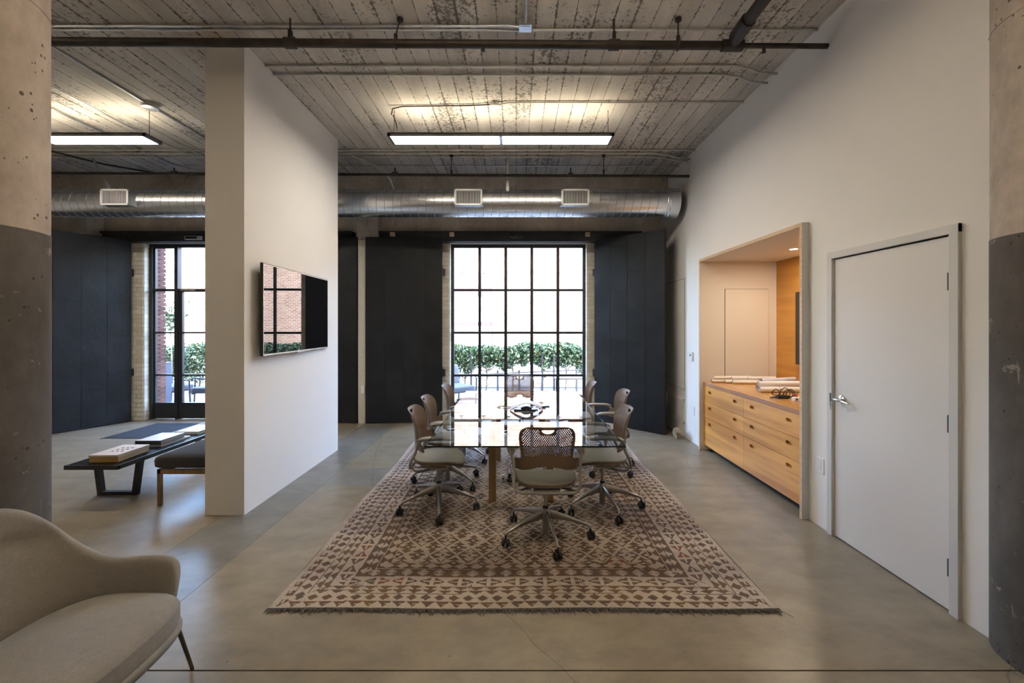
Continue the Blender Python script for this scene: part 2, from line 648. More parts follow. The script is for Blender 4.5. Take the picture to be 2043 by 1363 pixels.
def sheet_with_holes(outline, holes, steiner=()):
    """triangulated flat sheet -> (points2d, tris)"""
    pts, edges = [], []
    for loop in [outline] + list(holes):
        n0 = len(pts)
        pts += [Vector(p) for p in loop]
        n = len(loop)
        edges += [(n0 + i, n0 + (i + 1) % n) for i in range(n)]
    pts += [Vector(p) for p in steiner]
    res = delaunay_2d_cdt(pts, edges, [], 0, 1e-6)
    V, F = res[0], res[2]
    cen = [(sum(p[0] for p in h) / len(h), sum(p[1] for p in h) / len(h),
            max(math.hypot(p[0] - sum(q[0] for q in h) / len(h), p[1] - sum(q[1] for q in h) / len(h)) for p in h)) for h in holes]
    out = []
    for f in F:
        c = (sum(V[i][0] for i in f) / len(f), sum(V[i][1] for i in f) / len(f))
        if not inside(c, outline):
            continue
        bad = False
        for (hx, hy, hr), h in zip(cen, holes):
            if abs(c[0] - hx) <= hr and abs(c[1] - hy) <= hr and inside(c, h):
                bad = True
                break
        if not bad:
            out.append(tuple(f))
    return [(v[0], v[1]) for v in V], out


def thick_sheet(outline, holes, fn_front, fn_back, steiner=()):
    """sheet mapped by two functions (front/back surface) and closed at every border"""
    P, F = sheet_with_holes(outline, holes, steiner)
    n = len(P)
    vs = [fn_front(*p) for p in P] + [fn_back(*p) for p in P]
    fs = [tuple(f) for f in F] + [tuple(i + n for i in f[::-1]) for f in F]
    cnt = {}
    for f in F:
        for i in range(len(f)):
            a, b = f[i], f[(i + 1) % len(f)]
            cnt[(a, b)] = cnt.get((a, b), 0) + 1
    for (a, b) in cnt:
        if (b, a) not in cnt:
            fs.append((b, a, a + n, b + n))
    return vs, fs


def rrect(x0, x1, y0, y1, r, seg=6):
    out = []
    for cx, cy, a0 in ((x1 - r, y1 - r, 0), (x0 + r, y1 - r, 90), (x0 + r, y0 + r, 180), (x1 - r, y0 + r, 270)):
        for k in range(seg + 1):
            a = R(a0 + 90 * k / seg)
            out.append((cx + r * math.cos(a), cy + r * math.sin(a)))
    return out


rng = random.Random(7)

# ================================================================== SETTING
CZ = 4.04          # ceiling
XR = 2.45          # right wall
XP0, XP1 = -2.66, -2.325   # partition faces
YB = 7.30          # inner face of the back wall
XL = -9.6
YN = -5.0

# ---- floor: slabs cast between joints, each a piece
fl = MB().box(XL - .2, XR + 1.4, YN - .2, 7.62, -.30, -.012).build('floor', M['mortar'], None, 0)
structure(fl)
G = .003
for x0, x1, y0, y1, g in [
    (XL, -2.5, 2.004, 4.55, 0), (XL, -2.5, 4.55, 7.6, 0), (XL, -2.5, YN, 2.004, 0),
    (-2.5, -1.97, YN, 7.6, 1),
    (-1.97, XR + 1.3, YN, 2.004, 0), (-1.97, XR + 1.3, 2.004, 4.33, 0),
    (-1.97, -.55, 4.33, 4.84, 1), (-.55, XR + 1.3, 4.33, 4.84, 0), (-1.97, XR + 1.3, 4.84, 7.6, 0)]:
    g0 = .0045 if y0 == 2.004 else .0012
    g1 = .0045 if y1 == 2.004 else .0012
    bb = MB().box(x0 + .0015, x1 - .0015, y0 + g0, y1 - g1, -.012, 0)
    structure(bb.build('floor_slab', M['floor_grey' if g else 'floor'], fl, 0))

# ---- ceiling: slab with the imprint of each form board
ce = MB().box(XL - .2, XR + 1.4, YN - .2, 7.7, CZ + .012, CZ + .3).build('ceiling', M['dark'], None, 0)
structure(ce)
nb = int((XR + 1.4 - XL) / .155) + 1
k0 = math.floor((XL + 20.15) / .155)
for i in range(nb + 1):
    x0 = (k0 + i) * .155 - 20.15
    dz = rng.uniform(0, .004)
    g = rng.choice((.0012, .002, .003))
    structure(MB().box(x0 + g, x0 + .155 - g, YN, 7.0, CZ - .001 + dz, CZ + .013).build('form_board_mark', M['ceil'], ce, 0))

# ---- right wall with openings for the door and the niche (YZ plane sheet)
DY0, DY1, DZ = 2.40, 3.285, 2.135     # door opening
NY0, NY1, NZ = 3.60, 5.56, 2.45       # niche
wr = MB()
wr.box(XR, XR + .15, 2.02, DY0, 0, CZ)
wr.box(XR, XR + .15, DY0, DY1, DZ, CZ)
wr.box(XR, XR + .15, DY1, NY0 - .03, 0, CZ)
wr.box(XR, XR + .15, NY0 - .0305, NY0 - .0005, NZ + .034, CZ)
wr.box(XR, XR + .15, NY0 - .001, NY1 + .031, NZ + .034, CZ)
wr.box(XR, XR + .15, NY1 + .03, YB + .3, 0, CZ)
wr.box(2.86, 3.0, YN, 1.95, 0, CZ)
wr.box(2.6, 2.86, 1.93, 2.05, 0, CZ)
structure(wr.build('wall_right', M['wall'], None, 0))
structure(MB().box(XL, XR + 1, YN - .15, YN, 0, CZ).build('wall_behind', M['wall'], None, 0))
structure(MB().box(XL - .15, XL, YN, 7.6, 0, CZ).build('wall_left', M['wall'], None, 0))
pw = structure(MB().box(XP0, XP1, 3.647, 5.56, 0, CZ).build('wall_partition', M['wall'], None, 0))

# ---- back wall: pieces around the two openings
WX0, WX1 = -1.14, 1.21      # main window opening
LX0, LX1 = -6.35, -3.98     # left doorway opening
HZ = 3.03                   # head of the openings
bw = MB()
OY = 7.62                   # outer face
for x0, x1 in ((XL, LX0), (LX1, WX0), (WX1, XR)):
    bw.box(x0, x1, YB, OY, 0, HZ)
bw.box(XL, XR, YB, OY, HZ, CZ)
structure(bw.build('wall_back', M['jamb_base'], None, 0))
# concrete beam zone above the openings
cb = MB()
cb.box(XL, XR, 7.22, YB, 3.20, 3.62)
cb.box(XL, XR, 6.88, YB, 3.60, CZ + .005)
structure(cb.build('trim_concrete_beam', M['conc'], None, 0))
# dark steel lintels over the openings
for k, (x0, x1) in enumerate(((-6.95, -2.75), (-2.30, 2.1))):
    lb = MB().box(x0, x1, 7.16, 7.30, 3.035, 3.20)
    lb.box(x0, x1, 7.12, 7.16, 3.17, 3.20)
    structure(lb.build('trim_steel_lintel', M['lintel'], None, 0))

# cream painted bricks beside the openings (faces and reveals)
def brick_column(parent, x0, x1, y0, y1, z0, z1, material, nm='brick', course=.0755, gap=.008, proud=.004, alt=True):
    """single stack of bricks one brick wide filling the box; course by course"""
    n = int((z1 - z0) / course)
    me = None
    for i in range(n):
        z = z0 + i * course
        cuts = [x0, x1]
        w = x1 - x0
        if w > .2:
            off = (.105 if i % 2 and alt else .21)
            cuts = [x0]
            q = x0 + off
            while q < x1 - .04:
                cuts.append(q)
                q += .21
            cuts.append(x1)
        for a, b in zip(cuts[:-1], cuts[1:]):
            j = rng.uniform(-.0015, .0015)
            bb = MB().box(a + gap / 2, b - gap / 2, y0 - proud + j, y1 + proud + j, z + gap / 2, z + course - gap / 2)
            structure(bb.build(nm, material, parent, 0))


for nm, x0, x1 in (('trim_brick_jamb', WX0 - .17, WX0), ('trim_brick_jamb', WX1, WX1 + .17),
                   ('trim_brick_jamb', LX0 - .22, LX0)):
    left = x1 in (WX0, LX0)
    e = MB().box(x0, x1, 7.275, 7.295, 0.0, 3.03).build(nm, M['jamb_base'], None, 0)
    structure(e)
    brick_column(e, x0, x1, 7.262, 7.272, .003, 3.03, M['jamb'])
# reveals of the openings (inner painted part)
for x, sgn in ((WX0, 1), (WX1, -1), (LX0, 1)):
    e = MB().box(min(x, x + sgn * .004), max(x, x + sgn * .004), 7.275, 7.40, 0, 3.03).build('trim_reveal', M['jamb_base'], None, 0)
    structure(e)
    n = int(3.02 / .0755)
    for i in range(n):
        z = .003 + i * .0755
        xx = x + sgn * .004
        structure(MB().box(min(xx, xx + sgn * .007), max(xx, xx + sgn * .007), 7.27 + .004, 7.385, z + .004, z + .0715).build('brick', M['jamb'], e, 0))
# outer red brick reveals
for x, sgn in ((LX0, 1), (WX0, 1), (WX1, -1)):
    e = MB().box(min(x, x - sgn * .02), max(x, x - sgn * .02), 7.47, 7.70, 0, 3.03).build('trim_outer_reveal', M['mortar'], None, 0)
    structure(e)
    n = int(3.02 / .0755)
    for i in range(n):
        z = .003 + i * .0755
        y1 = 7.715 if i % 2 else 7.722
        structure(MB().box(min(x, x + sgn * .012), max(x, x + sgn * .012), 7.475, y1, z + .005, z + .0705).build('brick', M['red'], e, 0))

# ---- main steel window
GY = 7.42
def window_grid(name, xs, zs, fw, bars, y=GY, d=.05):
    """xs, zs: bar centre lines incl. frame centre lines"""
    root = empty(name, ((xs[0] + xs[-1]) / 2, y, zs[0]))
    ox, oz = (xs[0] + xs[-1]) / 2, zs[0]
    fr = MB()
    x0, x1, z0, z1 = xs[0] - ox, xs[-1] - ox, 0, zs[-1] - oz
    for a in (x0, x1):
        fr.box(a - fw / 2, a + fw / 2, -d / 2, d / 2, z0 - fw / 2, z1 + fw / 2)
    for c in (z0, z1):
        fr.box(x0 - fw / 2, x1 + fw / 2, -d / 2 + .001, d / 2 - .001, c - fw / 2, c + fw / 2)
    # thin glazing beads
    structure(fr.build('window_frame', M['steelblack'], root, 0))
    for a in xs[1:-1]:
        b = MB().box(a - ox - bars / 2, a - ox + bars / 2, -d / 2 + .006, d / 2 - .006, z0, z1)
        b.box(a - ox - bars / 2 - .006, a - ox + bars / 2 + .006, .002, .008, z0, z1)
        structure(b.build('mullion', M['steelblack'], root, 0))
    for c in zs[1:-1]:
        b = MB().box(x0, x1, -d / 2 + .009, d / 2 - .009, c - oz - bars / 2, c - oz + bars / 2)
        structure(b.build('transom', M['steelblack'], root, 0))
    for a, b in zip(xs[:-1], xs[1:]):
        for c, e in zip(zs[:-1], zs[1:]):
            p = MB()
            p.add([(a - ox + .01, .003, c - oz + .01), (b - ox - .01, .003, c - oz + .01), (b - ox - .01, .003, e - oz - .01), (a - ox + .01, .003, e - oz - .01)], [(0, 1, 2, 3)])
            structure(p.build('pane', M['glass'], root, 0))
    structure(root)
    return root


window_grid('window_1', [-1.107, -.636, -.183, .270, .724, 1.18], [.03, .757, 1.498, 2.239, 3.00], .060, .040)
# left doorway: sidelight + two leaves + sidelight
dr = empty('door_1', (-5.165, GY, 0))
structure(dr)
O = 5.165
b = MB()
b.box(-6.345 + O, -6.285 + O, -.05, .05, 0, 3.03)
b.box(-4.045 + O, -3.985 + O, -.05, .05, 0, 3.03)
b.box(-6.345 + O, -3.985 + O, -.049, .049, 2.975, 3.03)
b.box(-5.90 + O, -5.855 + O, -.045, .045, 0, 2.98)
b.box(-4.475 + O, -4.43 + O, -.045, .045, 0, 2.98)
b.box(-6.29 + O, -4.04 + O, -.04, .04, 2.225, 2.26)
structure(b.build('door_frame', M['steelblack'], dr, 0))
def glazed(parent, x0, x1, zs, st, nm):
    f = MB()
    f.box(x0, x0 + st, -.025, .025, .01, zs[-1])
    f.box(x1 - st, x1, -.025, .025, .01, zs[-1])
    f.box(x0, x1, -.024, .024, .012, .27)
    for z in zs[1:]:
        f.box(x0, x1, -.023, .023, z - .014, z + .014)
    f.box(x0 + st * .8, x1 - st * .8, -.03, .03, .26, .285)
    o = structure(f.build(nm, M['steelblack'], parent, 0))
    for c, e in zip(zs[:-1], zs[1:]):
        p = MB()
        p.add([(x0 + st, 0, c), (x1 - st, 0, c), (x1 - st, 0, e), (x0 + st, 0, e)], [(0, 1, 2, 3)])
        structure(p.build('pane', M['glass'], o, 0))
    return o


glazed(dr, -6.285 + O, -5.90 + O, [.27, .765, 1.50, 2.23, 2.975], .03, 'side_light')
glazed(dr, -4.43 + O, -4.045 + O, [.27, .765, 1.50, 2.23, 2.975], .03, 'side_light')
glazed(dr, -5.85 + O, -5.17 + O, [.27, .765, 1.50, 2.22], .06, 'door_leaf')
glazed(dr, -5.16 + O, -4.48 + O, [.27, .765, 1.50, 2.22], .06, 'door_leaf')
for a, b_ in ((-5.85, -5.17), (-5.16, -4.48)):
    p = MB()
    p.add([(a + O, 0, 2.26), (b_ + O, 0, 2.26), (b_ + O, 0, 2.975), (a + O, 0, 2.975)], [(0, 1, 2, 3)])
    structure(p.build('pane', M['glass'], dr, 0))
structure(MB().box(-5.80 + O, -5.55 + O, -.06, -.025, 2.225, 2.26).build('door_closer', M['galv'], dr, 0))

# ---- white door on the right
dx = empty('door_2', (XR, (DY0 + DY1) / 2, 0))
structure(dx)
yc = (DY0 + DY1) / 2
fr = MB()
fr.box(-.022, .14, DY0 - .055 - yc, DY0 - .002 - yc, 0, DZ + .05)
fr.box(-.022, .14, DY1 + .002 - yc, DY1 + .052 - yc, 0, DZ + .05)
fr.box(-.0215, .14, DY0 - .055 - yc, DY1 + .052 - yc, DZ, DZ + .052)
fr.box(.045, .09, DY0 - .002 - yc, DY1 - yc, DZ - .01, DZ)
structure(bevel(fr.build('door_frame', M['frame_grey'], dx, 0), .002, 1))
lf = structure(bevel(MB().box(.0, .044, DY0 + .003 - yc, DY1 - .005 - yc, .008, DZ - .008).build('door_leaf', M['paintdoor'], dx, 0), .002, 1))
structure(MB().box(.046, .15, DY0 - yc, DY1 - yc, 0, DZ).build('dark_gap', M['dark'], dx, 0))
for z in (1.87, 1.064, .25):
    h = MB()
    for k in range(5):
        h.tube([(-.012, DY0 - .004 - yc, z - .055 + k * .0225), (-.012, DY0 - .004 - yc, z - .055 + k * .0225 + .021)], .0075, 8)
    h.tube([(-.012, DY0 - .004 - yc, z - .06), (-.012, DY0 - .004 - yc, z + .062)], .004, 6)
    h.box(-.006, -.002, DY0 - .004 - yc, DY0 + .02 - yc, z - .05, z + .05)
    structure(h.build('hinge', M['steelblack'], dx))
hy = 3.207 - yc
h = MB()
h.lathe([(.0, -.0135), (.020, -.0135), (.030, -.010), (.034, -.004), (.034, .0)], 0, hy, 20, 0, 'X', 1.065)
h.tube([(-.005, hy, 1.065), (-.052, hy, 1.065)], .010, 12)
h.tube([(-.052, hy + .022, 1.066), (-.056, hy + .01, 1.066), (-.056, hy - .04, 1.064), (-.052, hy - .085, 1.058), (-.046, hy - .115, 1.052)], [.008, .011, .0105, .009, .008], 12)
structure(h.build('door_handle', M['chrome'], dx))
h = MB().box(-.0225, -.0215, DY1 + .006 - yc, DY1 + .022 - yc, 1.03, 1.10)
structure(h.build('strike_plate', M['iron'], dx, 0))
# small key ring on the lever
kr = MB()
c = Vector((XR - .062, 3.243, 1.045))
kr.tube([c + Vector((0, math.cos(a) * .012, math.sin(a) * .012)) for a in [2 * PI * k / 14 for k in range(14)]], .0012, 6, 0, True, True)
kr.box(c.x - .001, c.x + .001, c.y - .010, c.y + .010, c.z - .036, c.z - .012)
kr.box(c.x - .001, c.x + .001, c.y - .003, c.y + .003, c.z - .066, c.z - .034)
kr.tube([c + Vector((0, -.004, .010)), (XR - .0575, 3.228, 1.066)], .0035, 6)
tag(kr.build('key', M['chrome']), 'small key hanging from the lever handle of the white door', 'key')

# ---- niche with plywood frame, on the right wall
nf = empty('niche', (XR, NY0, 0))
structure(nf)
FX = 2.39 - XR
L = NY1 - NY0
def nbox(nm, m, x0, x1, y0, y1, z0, z1, smooth=0):
    return structure(MB().box(x0, x1, y0, y1, z0, z1).build(nm, M[m], nf, smooth))


nbox('frame_post', 'frame_grey', FX + .003, .15, -.03, -.003, 0, 2.485)
nbox('frame_post', 'niche', FX + .003, .99, L + .003, L + .03, 0, 2.485)
nbox('frame_head', 'niche', FX + .003, 1.0, -.0, L + .003, 2.455, 2.484)
nbox('frame_edge', 'ply_raw', FX, FX + .003, -.03, .0, 0, 2.487)
nbox('frame_edge', 'ply_raw', FX, FX + .003, L, L + .03, 0, 2.487)
nbox('frame_edge', 'ply_raw', FX, FX + .003, 0, L, 2.455, 2.487)
nbox('niche_back', 'ply_back', .94, .96, 0, L, .0, 2.46)
nbox('niche_side', 'niche', .003, .96, -.03, .0, 0, 2.46)
# flush access panel on the far side
nbox('panel_gap', 'dark', 2.716 - XR, 3.288 - XR, L - .0012, L + .002, .895, 2.10)
nbox('access_panel', 'niche', 2.720 - XR, 3.284 - XR, L - .006, L + .001, .895, 2.096)
sp = MB().lathe([(.0, -.004), (.035, -.004), (.035, 0)], 3.01 - XR, 4.63 - NY0, 20, 0, 'Z', 2.455)
structure(sp.build('downlight_lens', M['spot'], nf))
sp = MB().tube([(3.01 - XR + math.cos(a) * .042, 4.63 - NY0 + math.sin(a) * .042, 2.4535) for a in [2 * PI * k / 20 for k in range(20)]], .006, 6, 0, True, True)
structure(sp.build('downlight_rim', M['white'], nf))
ld = bpy.data.lights.new('downlight_lamp', 'AREA')
ld.shape = 'DISK'
ld.size = .07
ld.energy = 5
ld.color = (1, .84, .66)
lo = bpy.data.objects.new('downlight_lamp', ld)
COL.objects.link(lo)
lo.location = (3.01, 4.63, 2.444)

# access door outline + grille on the far right wall
for nm, y0, y1, z0, z1 in (('trim_access_panel', 6.20, 6.93, .69, 2.31),):
    g = MB()
    for a, b2, c, d in ((y0, y1, z0, z0 + .006), (y0, y1, z1 - .006, z1), (y0, y0 + .006, z0, z1), (y1 - .006, y1, z0, z1)):
        g.box(XR - .0015, XR + .001, a, b2, c, d)
    rt = structure(g.build(nm, M['dark'], None, 0))
    structure(MB().box(XR - .006, XR, y0 + .006, y1 - .006, z0 + .006, z1 - .006).build('access_panel', M['wall'], rt, 0))
g = MB()
g.box(XR - .012, XR, 6.20, 6.93, .19, .215)
g.box(XR - .012, XR, 6.20, 6.93, .525, .55)
g.box(XR - .012, XR, 6.20, 6.225, .19, .55)
g.box(XR - .012, XR, 6.905, 6.93, .19, .55)
gr = g.build('air_grille', M['wall'], None, 0)
tag(gr, 'wide white return air grille low on the wall by the right shutter', 'vent')
MB().box(XR - .002, XR, 6.22, 6.91, .21, .53).build('backing', M['dark'], gr, 0)
n = 14
for i in range(n):
    z = .222 + i * (.31 / n)
    MB().add([(XR - .012, 6.225, z), (XR - .012, 6.905, z), (XR - .003, 6.905, z + .012), (XR - .003, 6.225, z + .012),
              (XR - .011, 6.225, z - .003), (XR - .011, 6.905, z - .003), (XR - .002, 6.905, z + .009), (XR - .002, 6.225, z + .009)],
             [(0, 1, 2, 3), (7, 6, 5, 4), (0, 4, 5, 1), (1, 5, 6, 2), (2, 6, 7, 3), (3, 7, 4, 0)]).build('louvre', M['wall'], gr, 0)

# thermostat and plates
def plate(name, y, z, w, h, label, cat, slots=1, d=.006):
    root = bevel(MB().box(XR - d, XR, y - w / 2, y + w / 2, z - h / 2, z + h / 2).build(name, M['plastic_w'], None, 0), .002, 1)
    tag(root, label, cat)
    return root


t = plate('thermostat', 5.94, 1.19, .09, .125, 'small white thermostat on the wall left of the plywood framed niche', 'thermostat', d=.025)
MB().box(XR - .0265, XR - .025, 5.93, 5.965, 1.195, 1.225).build('display', M['black'], t, 0)
t = plate('wall_socket', 5.89, .445, .075, .12, 'white wall socket below the thermostat', 'socket')
for z in (.42, .47):
    MB().box(XR - .0075, XR - .006, 5.875, 5.905, z - .013, z + .013).build('outlet', M['white'], t, 0)
t = plate('blank_wall_plate', 3.435, .494, .085, .125, 'white wall plate low between the niche and the white door', 'socket')
MB().box(XR - .009, XR - .006, 3.42, 3.45, .46, .53).build('cover_insert', M['white'], t, 0)

# ================================================================== COLUMNS
def column(cx, cy, r, label, seed):
    root = empty('column', (cx, cy, 0))
    tag(root, label, 'column', None, 'thing')
    N = 48
    def lath(z0, z1, rr, nz):
        return [(rr, z0 + (z1 - z0) * k / nz) for k in range(nz + 1)]
    MB().lathe(lath(0, 2.055, r + .002, 6), 0, 0, N).build('painted_base', M['conc_dark'], root)
    MB().lathe(lath(2.055, CZ, r, 6), 0, 0, N).build('bare_shaft', M['conc_pink'], root)
    ring = MB()
    for z in (3.1,):
        ring.tube([(math.cos(a) * (r + .0005), math.sin(a) * (r + .0005), z) for a in [2 * PI * k / N for k in range(N)]], .003, 5, 0, True, True)
    ring.build('form_seam', M['conc_pink'], root)
    return root


column(-2.49, 1.905, .28, 'round concrete column at the left edge with its lower half painted dark', 1)
column(2.635, 2.0, .28, 'round concrete column at the right edge beside the white door', 2)

# ================================================================== SHUTTERS
def shutter(p0, p1, z0, z1, label, th=.055, seed=0, group=None):
    """hinged leaf from hinge p0 to free edge p1 (xy)"""
    r_ = random.Random(seed)
    p0, p1 = Vector((*p0, 0)), Vector((*p1, 0))
    d = p1 - p0
    w = d.length
    root = empty('fire_shutter', (p0.x, p0.y, 0), math.atan2(d.y, d.x))
    tag(root, label, 'shutter', group)
    MB().box(0, w, -th / 2, th / 2, z0, z1).build('core_leaf', M['sheet'], root, 0)
    # clad sheets both sides
    cols = 4
    for side in (1, -1):
        for i in range(cols):
            x0, x1 = w * i / cols, w * (i + 1) / cols
            z = z0
            off = r_.uniform(.2, .75)
            while z < z1 - .01:
                zz = min(z1, z + off)
                if z1 - zz < .15:
                    zz = z1
                off = r_.choice((.62, .74, .55))
                b0 = MB()
                e = r_.uniform(.002, .0065)
                a = side * th / 2
                c = a + side * e
                b0.box(x0 + .002, x1 - .002, min(a, c), max(a, c), z + .002, zz - .002)
                b0.build('sheet', M['sheet'], root, 0)
                z = zz
    return root


def hinge(x, y, z, parent, sgn):
    """black strap hinge, local coords of shutter"""
    h = MB()
    h.tube([(0, y, z - .09), (0, y, z + .09)], .014, 8)
    h.box(-.05, .0, y - .008, y + .008, z - .07, z + .05)
    h.box(0, .16, y - .006, y + .006, z - .03, z + .03)
    h.build('strap_hinge', M['steelblack'], parent)


s1 = shutter((-1.245, 7.18), (-2.495, 7.08), .01, 3.09, 'black metal clad shutter folded flat left of the big window', seed=1)
s2 = shutter((1.335, 7.20), (2.215, 6.33), .01, 3.055, 'black metal clad shutter standing ajar right of the big window', seed=2)
s3 = shutter((-6.53, 7.22), (-7.07, 6.09), .01, 3.055, 'black metal clad shutter standing ajar left of the garden door', seed=3)
s4 = shutter((-3.90, 7.20), (-2.635, 7.09), .01, 3.09, 'black metal clad shutter folded flat just right of the white partition end', seed=4)
for s_ in (s1, s2, s3, s4):
    for z in (2.53, .84):
        hinge(0, (-.02 if s_ in (s2,) else .02) * 0, z, s_, 1)

# wood blocks and bracket on the lintel
for px, lb in ((784, 'small pale wood block on the beam above the flat shutter'),
               (902, 'small pale wood block on the beam at the window top left corner'),
               (1172, 'small pale wood block on the beam at the window top right corner')):
    p = at(px, 468, 7.12)
    o = bevel(MB().box(p.x - .038, p.x + .038, 7.07, 7.12, p.z - .035, p.z + .03).build('wood_block', M['ply_raw'], None, 0), .004, 1)
    tag(o, lb, 'block')
p = at(1032, 470, 7.10)
o = MB().box(-.11, .11, -.02, .06, -.02, .045)
for a in (-.09, -.04, .01, .06):
    o.box(a, a + .025, -.045, -.02, -.05, .05)
o = o.build('iron_bracket', M['iron'], None, 0)
o.location = p
tag(o, 'dark iron latch bracket on the beam above the window centre', 'bracket')
# sensor above the left door
p = at(387, 475, 7.15)
o = bevel(MB().box(-.14, .14, -.03, .012, -.03, .03).build('door_sensor', M['frame_grey'], None, 0), .006, 2)
o.location = p
tag(o, 'pale grey motion sensor bar above the garden door', 'sensor')
MB().box(-.12, .07, -.034, -.03, -.018, .018).build('sensor_window', M['dark'], o, 0)

# ================================================================== PIPES AND CONDUITS
def pipe(name, pts, r, m, label, cat='pipe', group=None, seg=10, clamps=(), couplings=()):
    o = MB().tube(pts, r, seg).build(name, M[m])
    tag(o, label, cat, group)
    for c in clamps:
        x, y, z = c
        b_ = MB()
        b_.box(x - .012, x + .012, y - r - .018, y + r + .018, CZ - .004, CZ + .0)
        b_.tube([(x - .012, y, z), (x + .012, y, z)], r + .0035, seg)
        b_.build('pipe_strap', M[m], o)
    for c in couplings:
        x, y, z = c
        MB().tube([(x - .03, y, z), (x + .03, y, z)], r + .004, seg).build('coupling', M[m], o)
    return o


def hanger(parent, x, y, z, r, rod=True, dx=0):
    b_ = MB()
    b_.tube([(x + math.cos(0) * 0, y + math.cos(a) * (r + .006), z + math.sin(a) * (r + .006)) for a in [2 * PI * k / 12 for k in range(12)]], .006, 6, 0, True, True)
    b_.box(x - .013, x + .013, y - .008, y + .008, z + r, z + r + .045)
    b_.tube([(x, y, z + r + .03), (x + dx, y, CZ - .008)], .006, 6)
    b_.lathe([(.012, -.03), (.026, -.02), (.026, 0)], x + dx, y, 10, 0, 'Z', CZ)
    b_.build('pipe_hanger', M['iron'], parent)


# big iron sprinkler main
mz0, mz1 = 3.865, 3.822
def mz(x):
    return mz0 + (mz1 - mz0) * (x + 5) / 7.45
main = MB()
main.tube([(XL, 3.36, mz(XL)), (1.70, 3.36, mz(1.7))], .032, 14)
main.tube([(1.70, 3.36, mz(1.7)), (XR + .01, 3.36, mz(XR))], .020, 12)
main = main.build('sprinkler_main', M['iron'])
tag(main, 'thick dark iron sprinkler main crossing the room nearest the camera', 'pipe')
for x, dx_ in ((-.95, .035), (1.275, 0.0)):
    hanger(main, x, 3.36, mz(x), .032, True, dx_)
for x in (-1.78, .77):
    b_ = MB().tube([(x - .04, 3.36, mz(x)), (x + .04, 3.36, mz(x))], .042, 12)
    b_.box(x - .012, x + .012, 3.345, 3.375, mz(x) + .035, mz(x) + .10)
    b_.tube([(x, 3.36, mz(x) + .10), (x, 3.36, CZ)], .007, 6)
    b_.build('grooved_coupling', M['iron'], main)
b_ = MB().tube([(1.62, 3.36, mz(1.7)), (1.78, 3.36, mz(1.7))], .045, 12)
b_.build('tee_fitting', M['iron'], main)
for x in (-.26, 1.95):
    b_ = MB().tube([(x, 3.36, mz(x) - .02), (x, 3.36, mz(x) - .05)], [.014, .010], 8)
    b_.lathe([(.014, -.055), (.018, -.052), (.004, -.045)], x, 3.36, 8, 0, 'Z', mz(x))
    b_.build('sprinkler_head', M['iron'], main)
br = MB()
br.tube([(1.70, 3.345, mz(1.7) + .01), (1.70, 3.2, 3.86), (1.70, -3.5, 3.86)], .045, 14)
br.tube([(1.70, 3.30, 3.853), (1.70, 3.12, 3.86)], .056, 14)
br = br.build('branch_pipe', M['iron'])
tag(br, 'thick dark iron branch pipe running overhead toward the camera', 'pipe')

zc = CZ - .014
yA = 3.47
pipe('conduit', [(XL, yA, zc), (XR, yA, zc)], .010, 'galvdull', 'grey conduit on the ceiling just behind the thick iron main', 'conduit',
     clamps=[(x, yA, zc) for x in (-2.0, -.5, 1.3, 2.2)])
pipe('conduit', [(XL, yA - .045, zc), (-.25, yA - .045, zc), (-.08, yA - .065, zc - .01), (.02, yA - .065, zc - .02)], .009, 'galv',
     'shiny conduit ending at the square metal ceiling box', 'conduit', clamps=[(x, yA - .045, zc) for x in (-3.3, -1.4)])
jb = bevel(MB().box(.02, .125, yA - .11, yA - .02, CZ - .05, CZ).build('junction_box', M['galv'], None, 0), .003, 1)
tag(jb, 'square galvanised junction box on the ceiling at the iron main', 'junction box')
MB().box(.035, .11, yA - .095, yA - .035, CZ - .053, CZ - .05).build('cover_plate', M['galv'], jb, 0)
pipe('conduit', [(.075, yA - .10, CZ - .03), (.075, 3.25, CZ - .014), (.075, -3, CZ - .014)], .011, 'galv',
     'conduit running from the square ceiling box toward the camera', 'conduit')

y1_, y2_ = 3.95, 4.09
pipe('conduit', [(XP1, y1_, zc), (2.02, y1_, zc), (2.15, y1_ + .02, zc - .012), (2.27, y1_ + .05, zc - .03), (XR, y1_ + .06, zc - .035)], .011, 'galvdull',
     'front one of two grey conduits ending bent at the right wall', 'conduit', clamps=[(x, y1_, zc) for x in (-1.9, -.3, .55, 1.6)], couplings=[(.23, y1_, zc)])
pipe('conduit', [(XP1, y2_, zc), (2.0, y2_, zc), (2.15, y2_ + .02, zc - .012), (2.27, y2_ + .06, zc - .035), (XR, y2_ + .07, zc - .04)], .011, 'galvdull',
     'rear one of two grey conduits ending bent at the right wall', 'conduit', clamps=[(x, y2_, zc) for x in (-1.7, -.3, .60, 2.0)], couplings=[(.24, y2_, zc)])
# lamp feed
y3 = 4.64
o = MB().lathe([(.045, -.045), (.052, -.04), (.052, 0)], -.235, y3, 10, 0, 'Z', CZ)
o = o.build('ceiling_box', M['white'])
tag(o, 'round white ceiling box above the long pendant lamp', 'junction box')
pipe('conduit', [(-.19, y3 - .01, zc - .01), (-.1, y3 - .03, zc), (.1, y3 - .045, zc), (XR, y3 - .045, zc)], .008, 'galvdull',
     'thin conduit from the round white box to the right wall', 'conduit', clamps=[(x, y3 - .045, zc) for x in (1.0, 2.1)])
pipe('flex_conduit', [(-.28, y3, zc), (-.5, y3 + .02, zc), (-1.25, y3 + .04, zc), (-1.36, y3 + .05, zc - .02), (-1.375, y3 + .06, zc - .08), (-1.36, y3 + .08, 3.95), (-1.33, 4.73, 3.86), (-1.33, 4.77, 3.80)], .007, 'iron',
     'dark flexible conduit looping down to the left end of the long lamp', 'conduit')
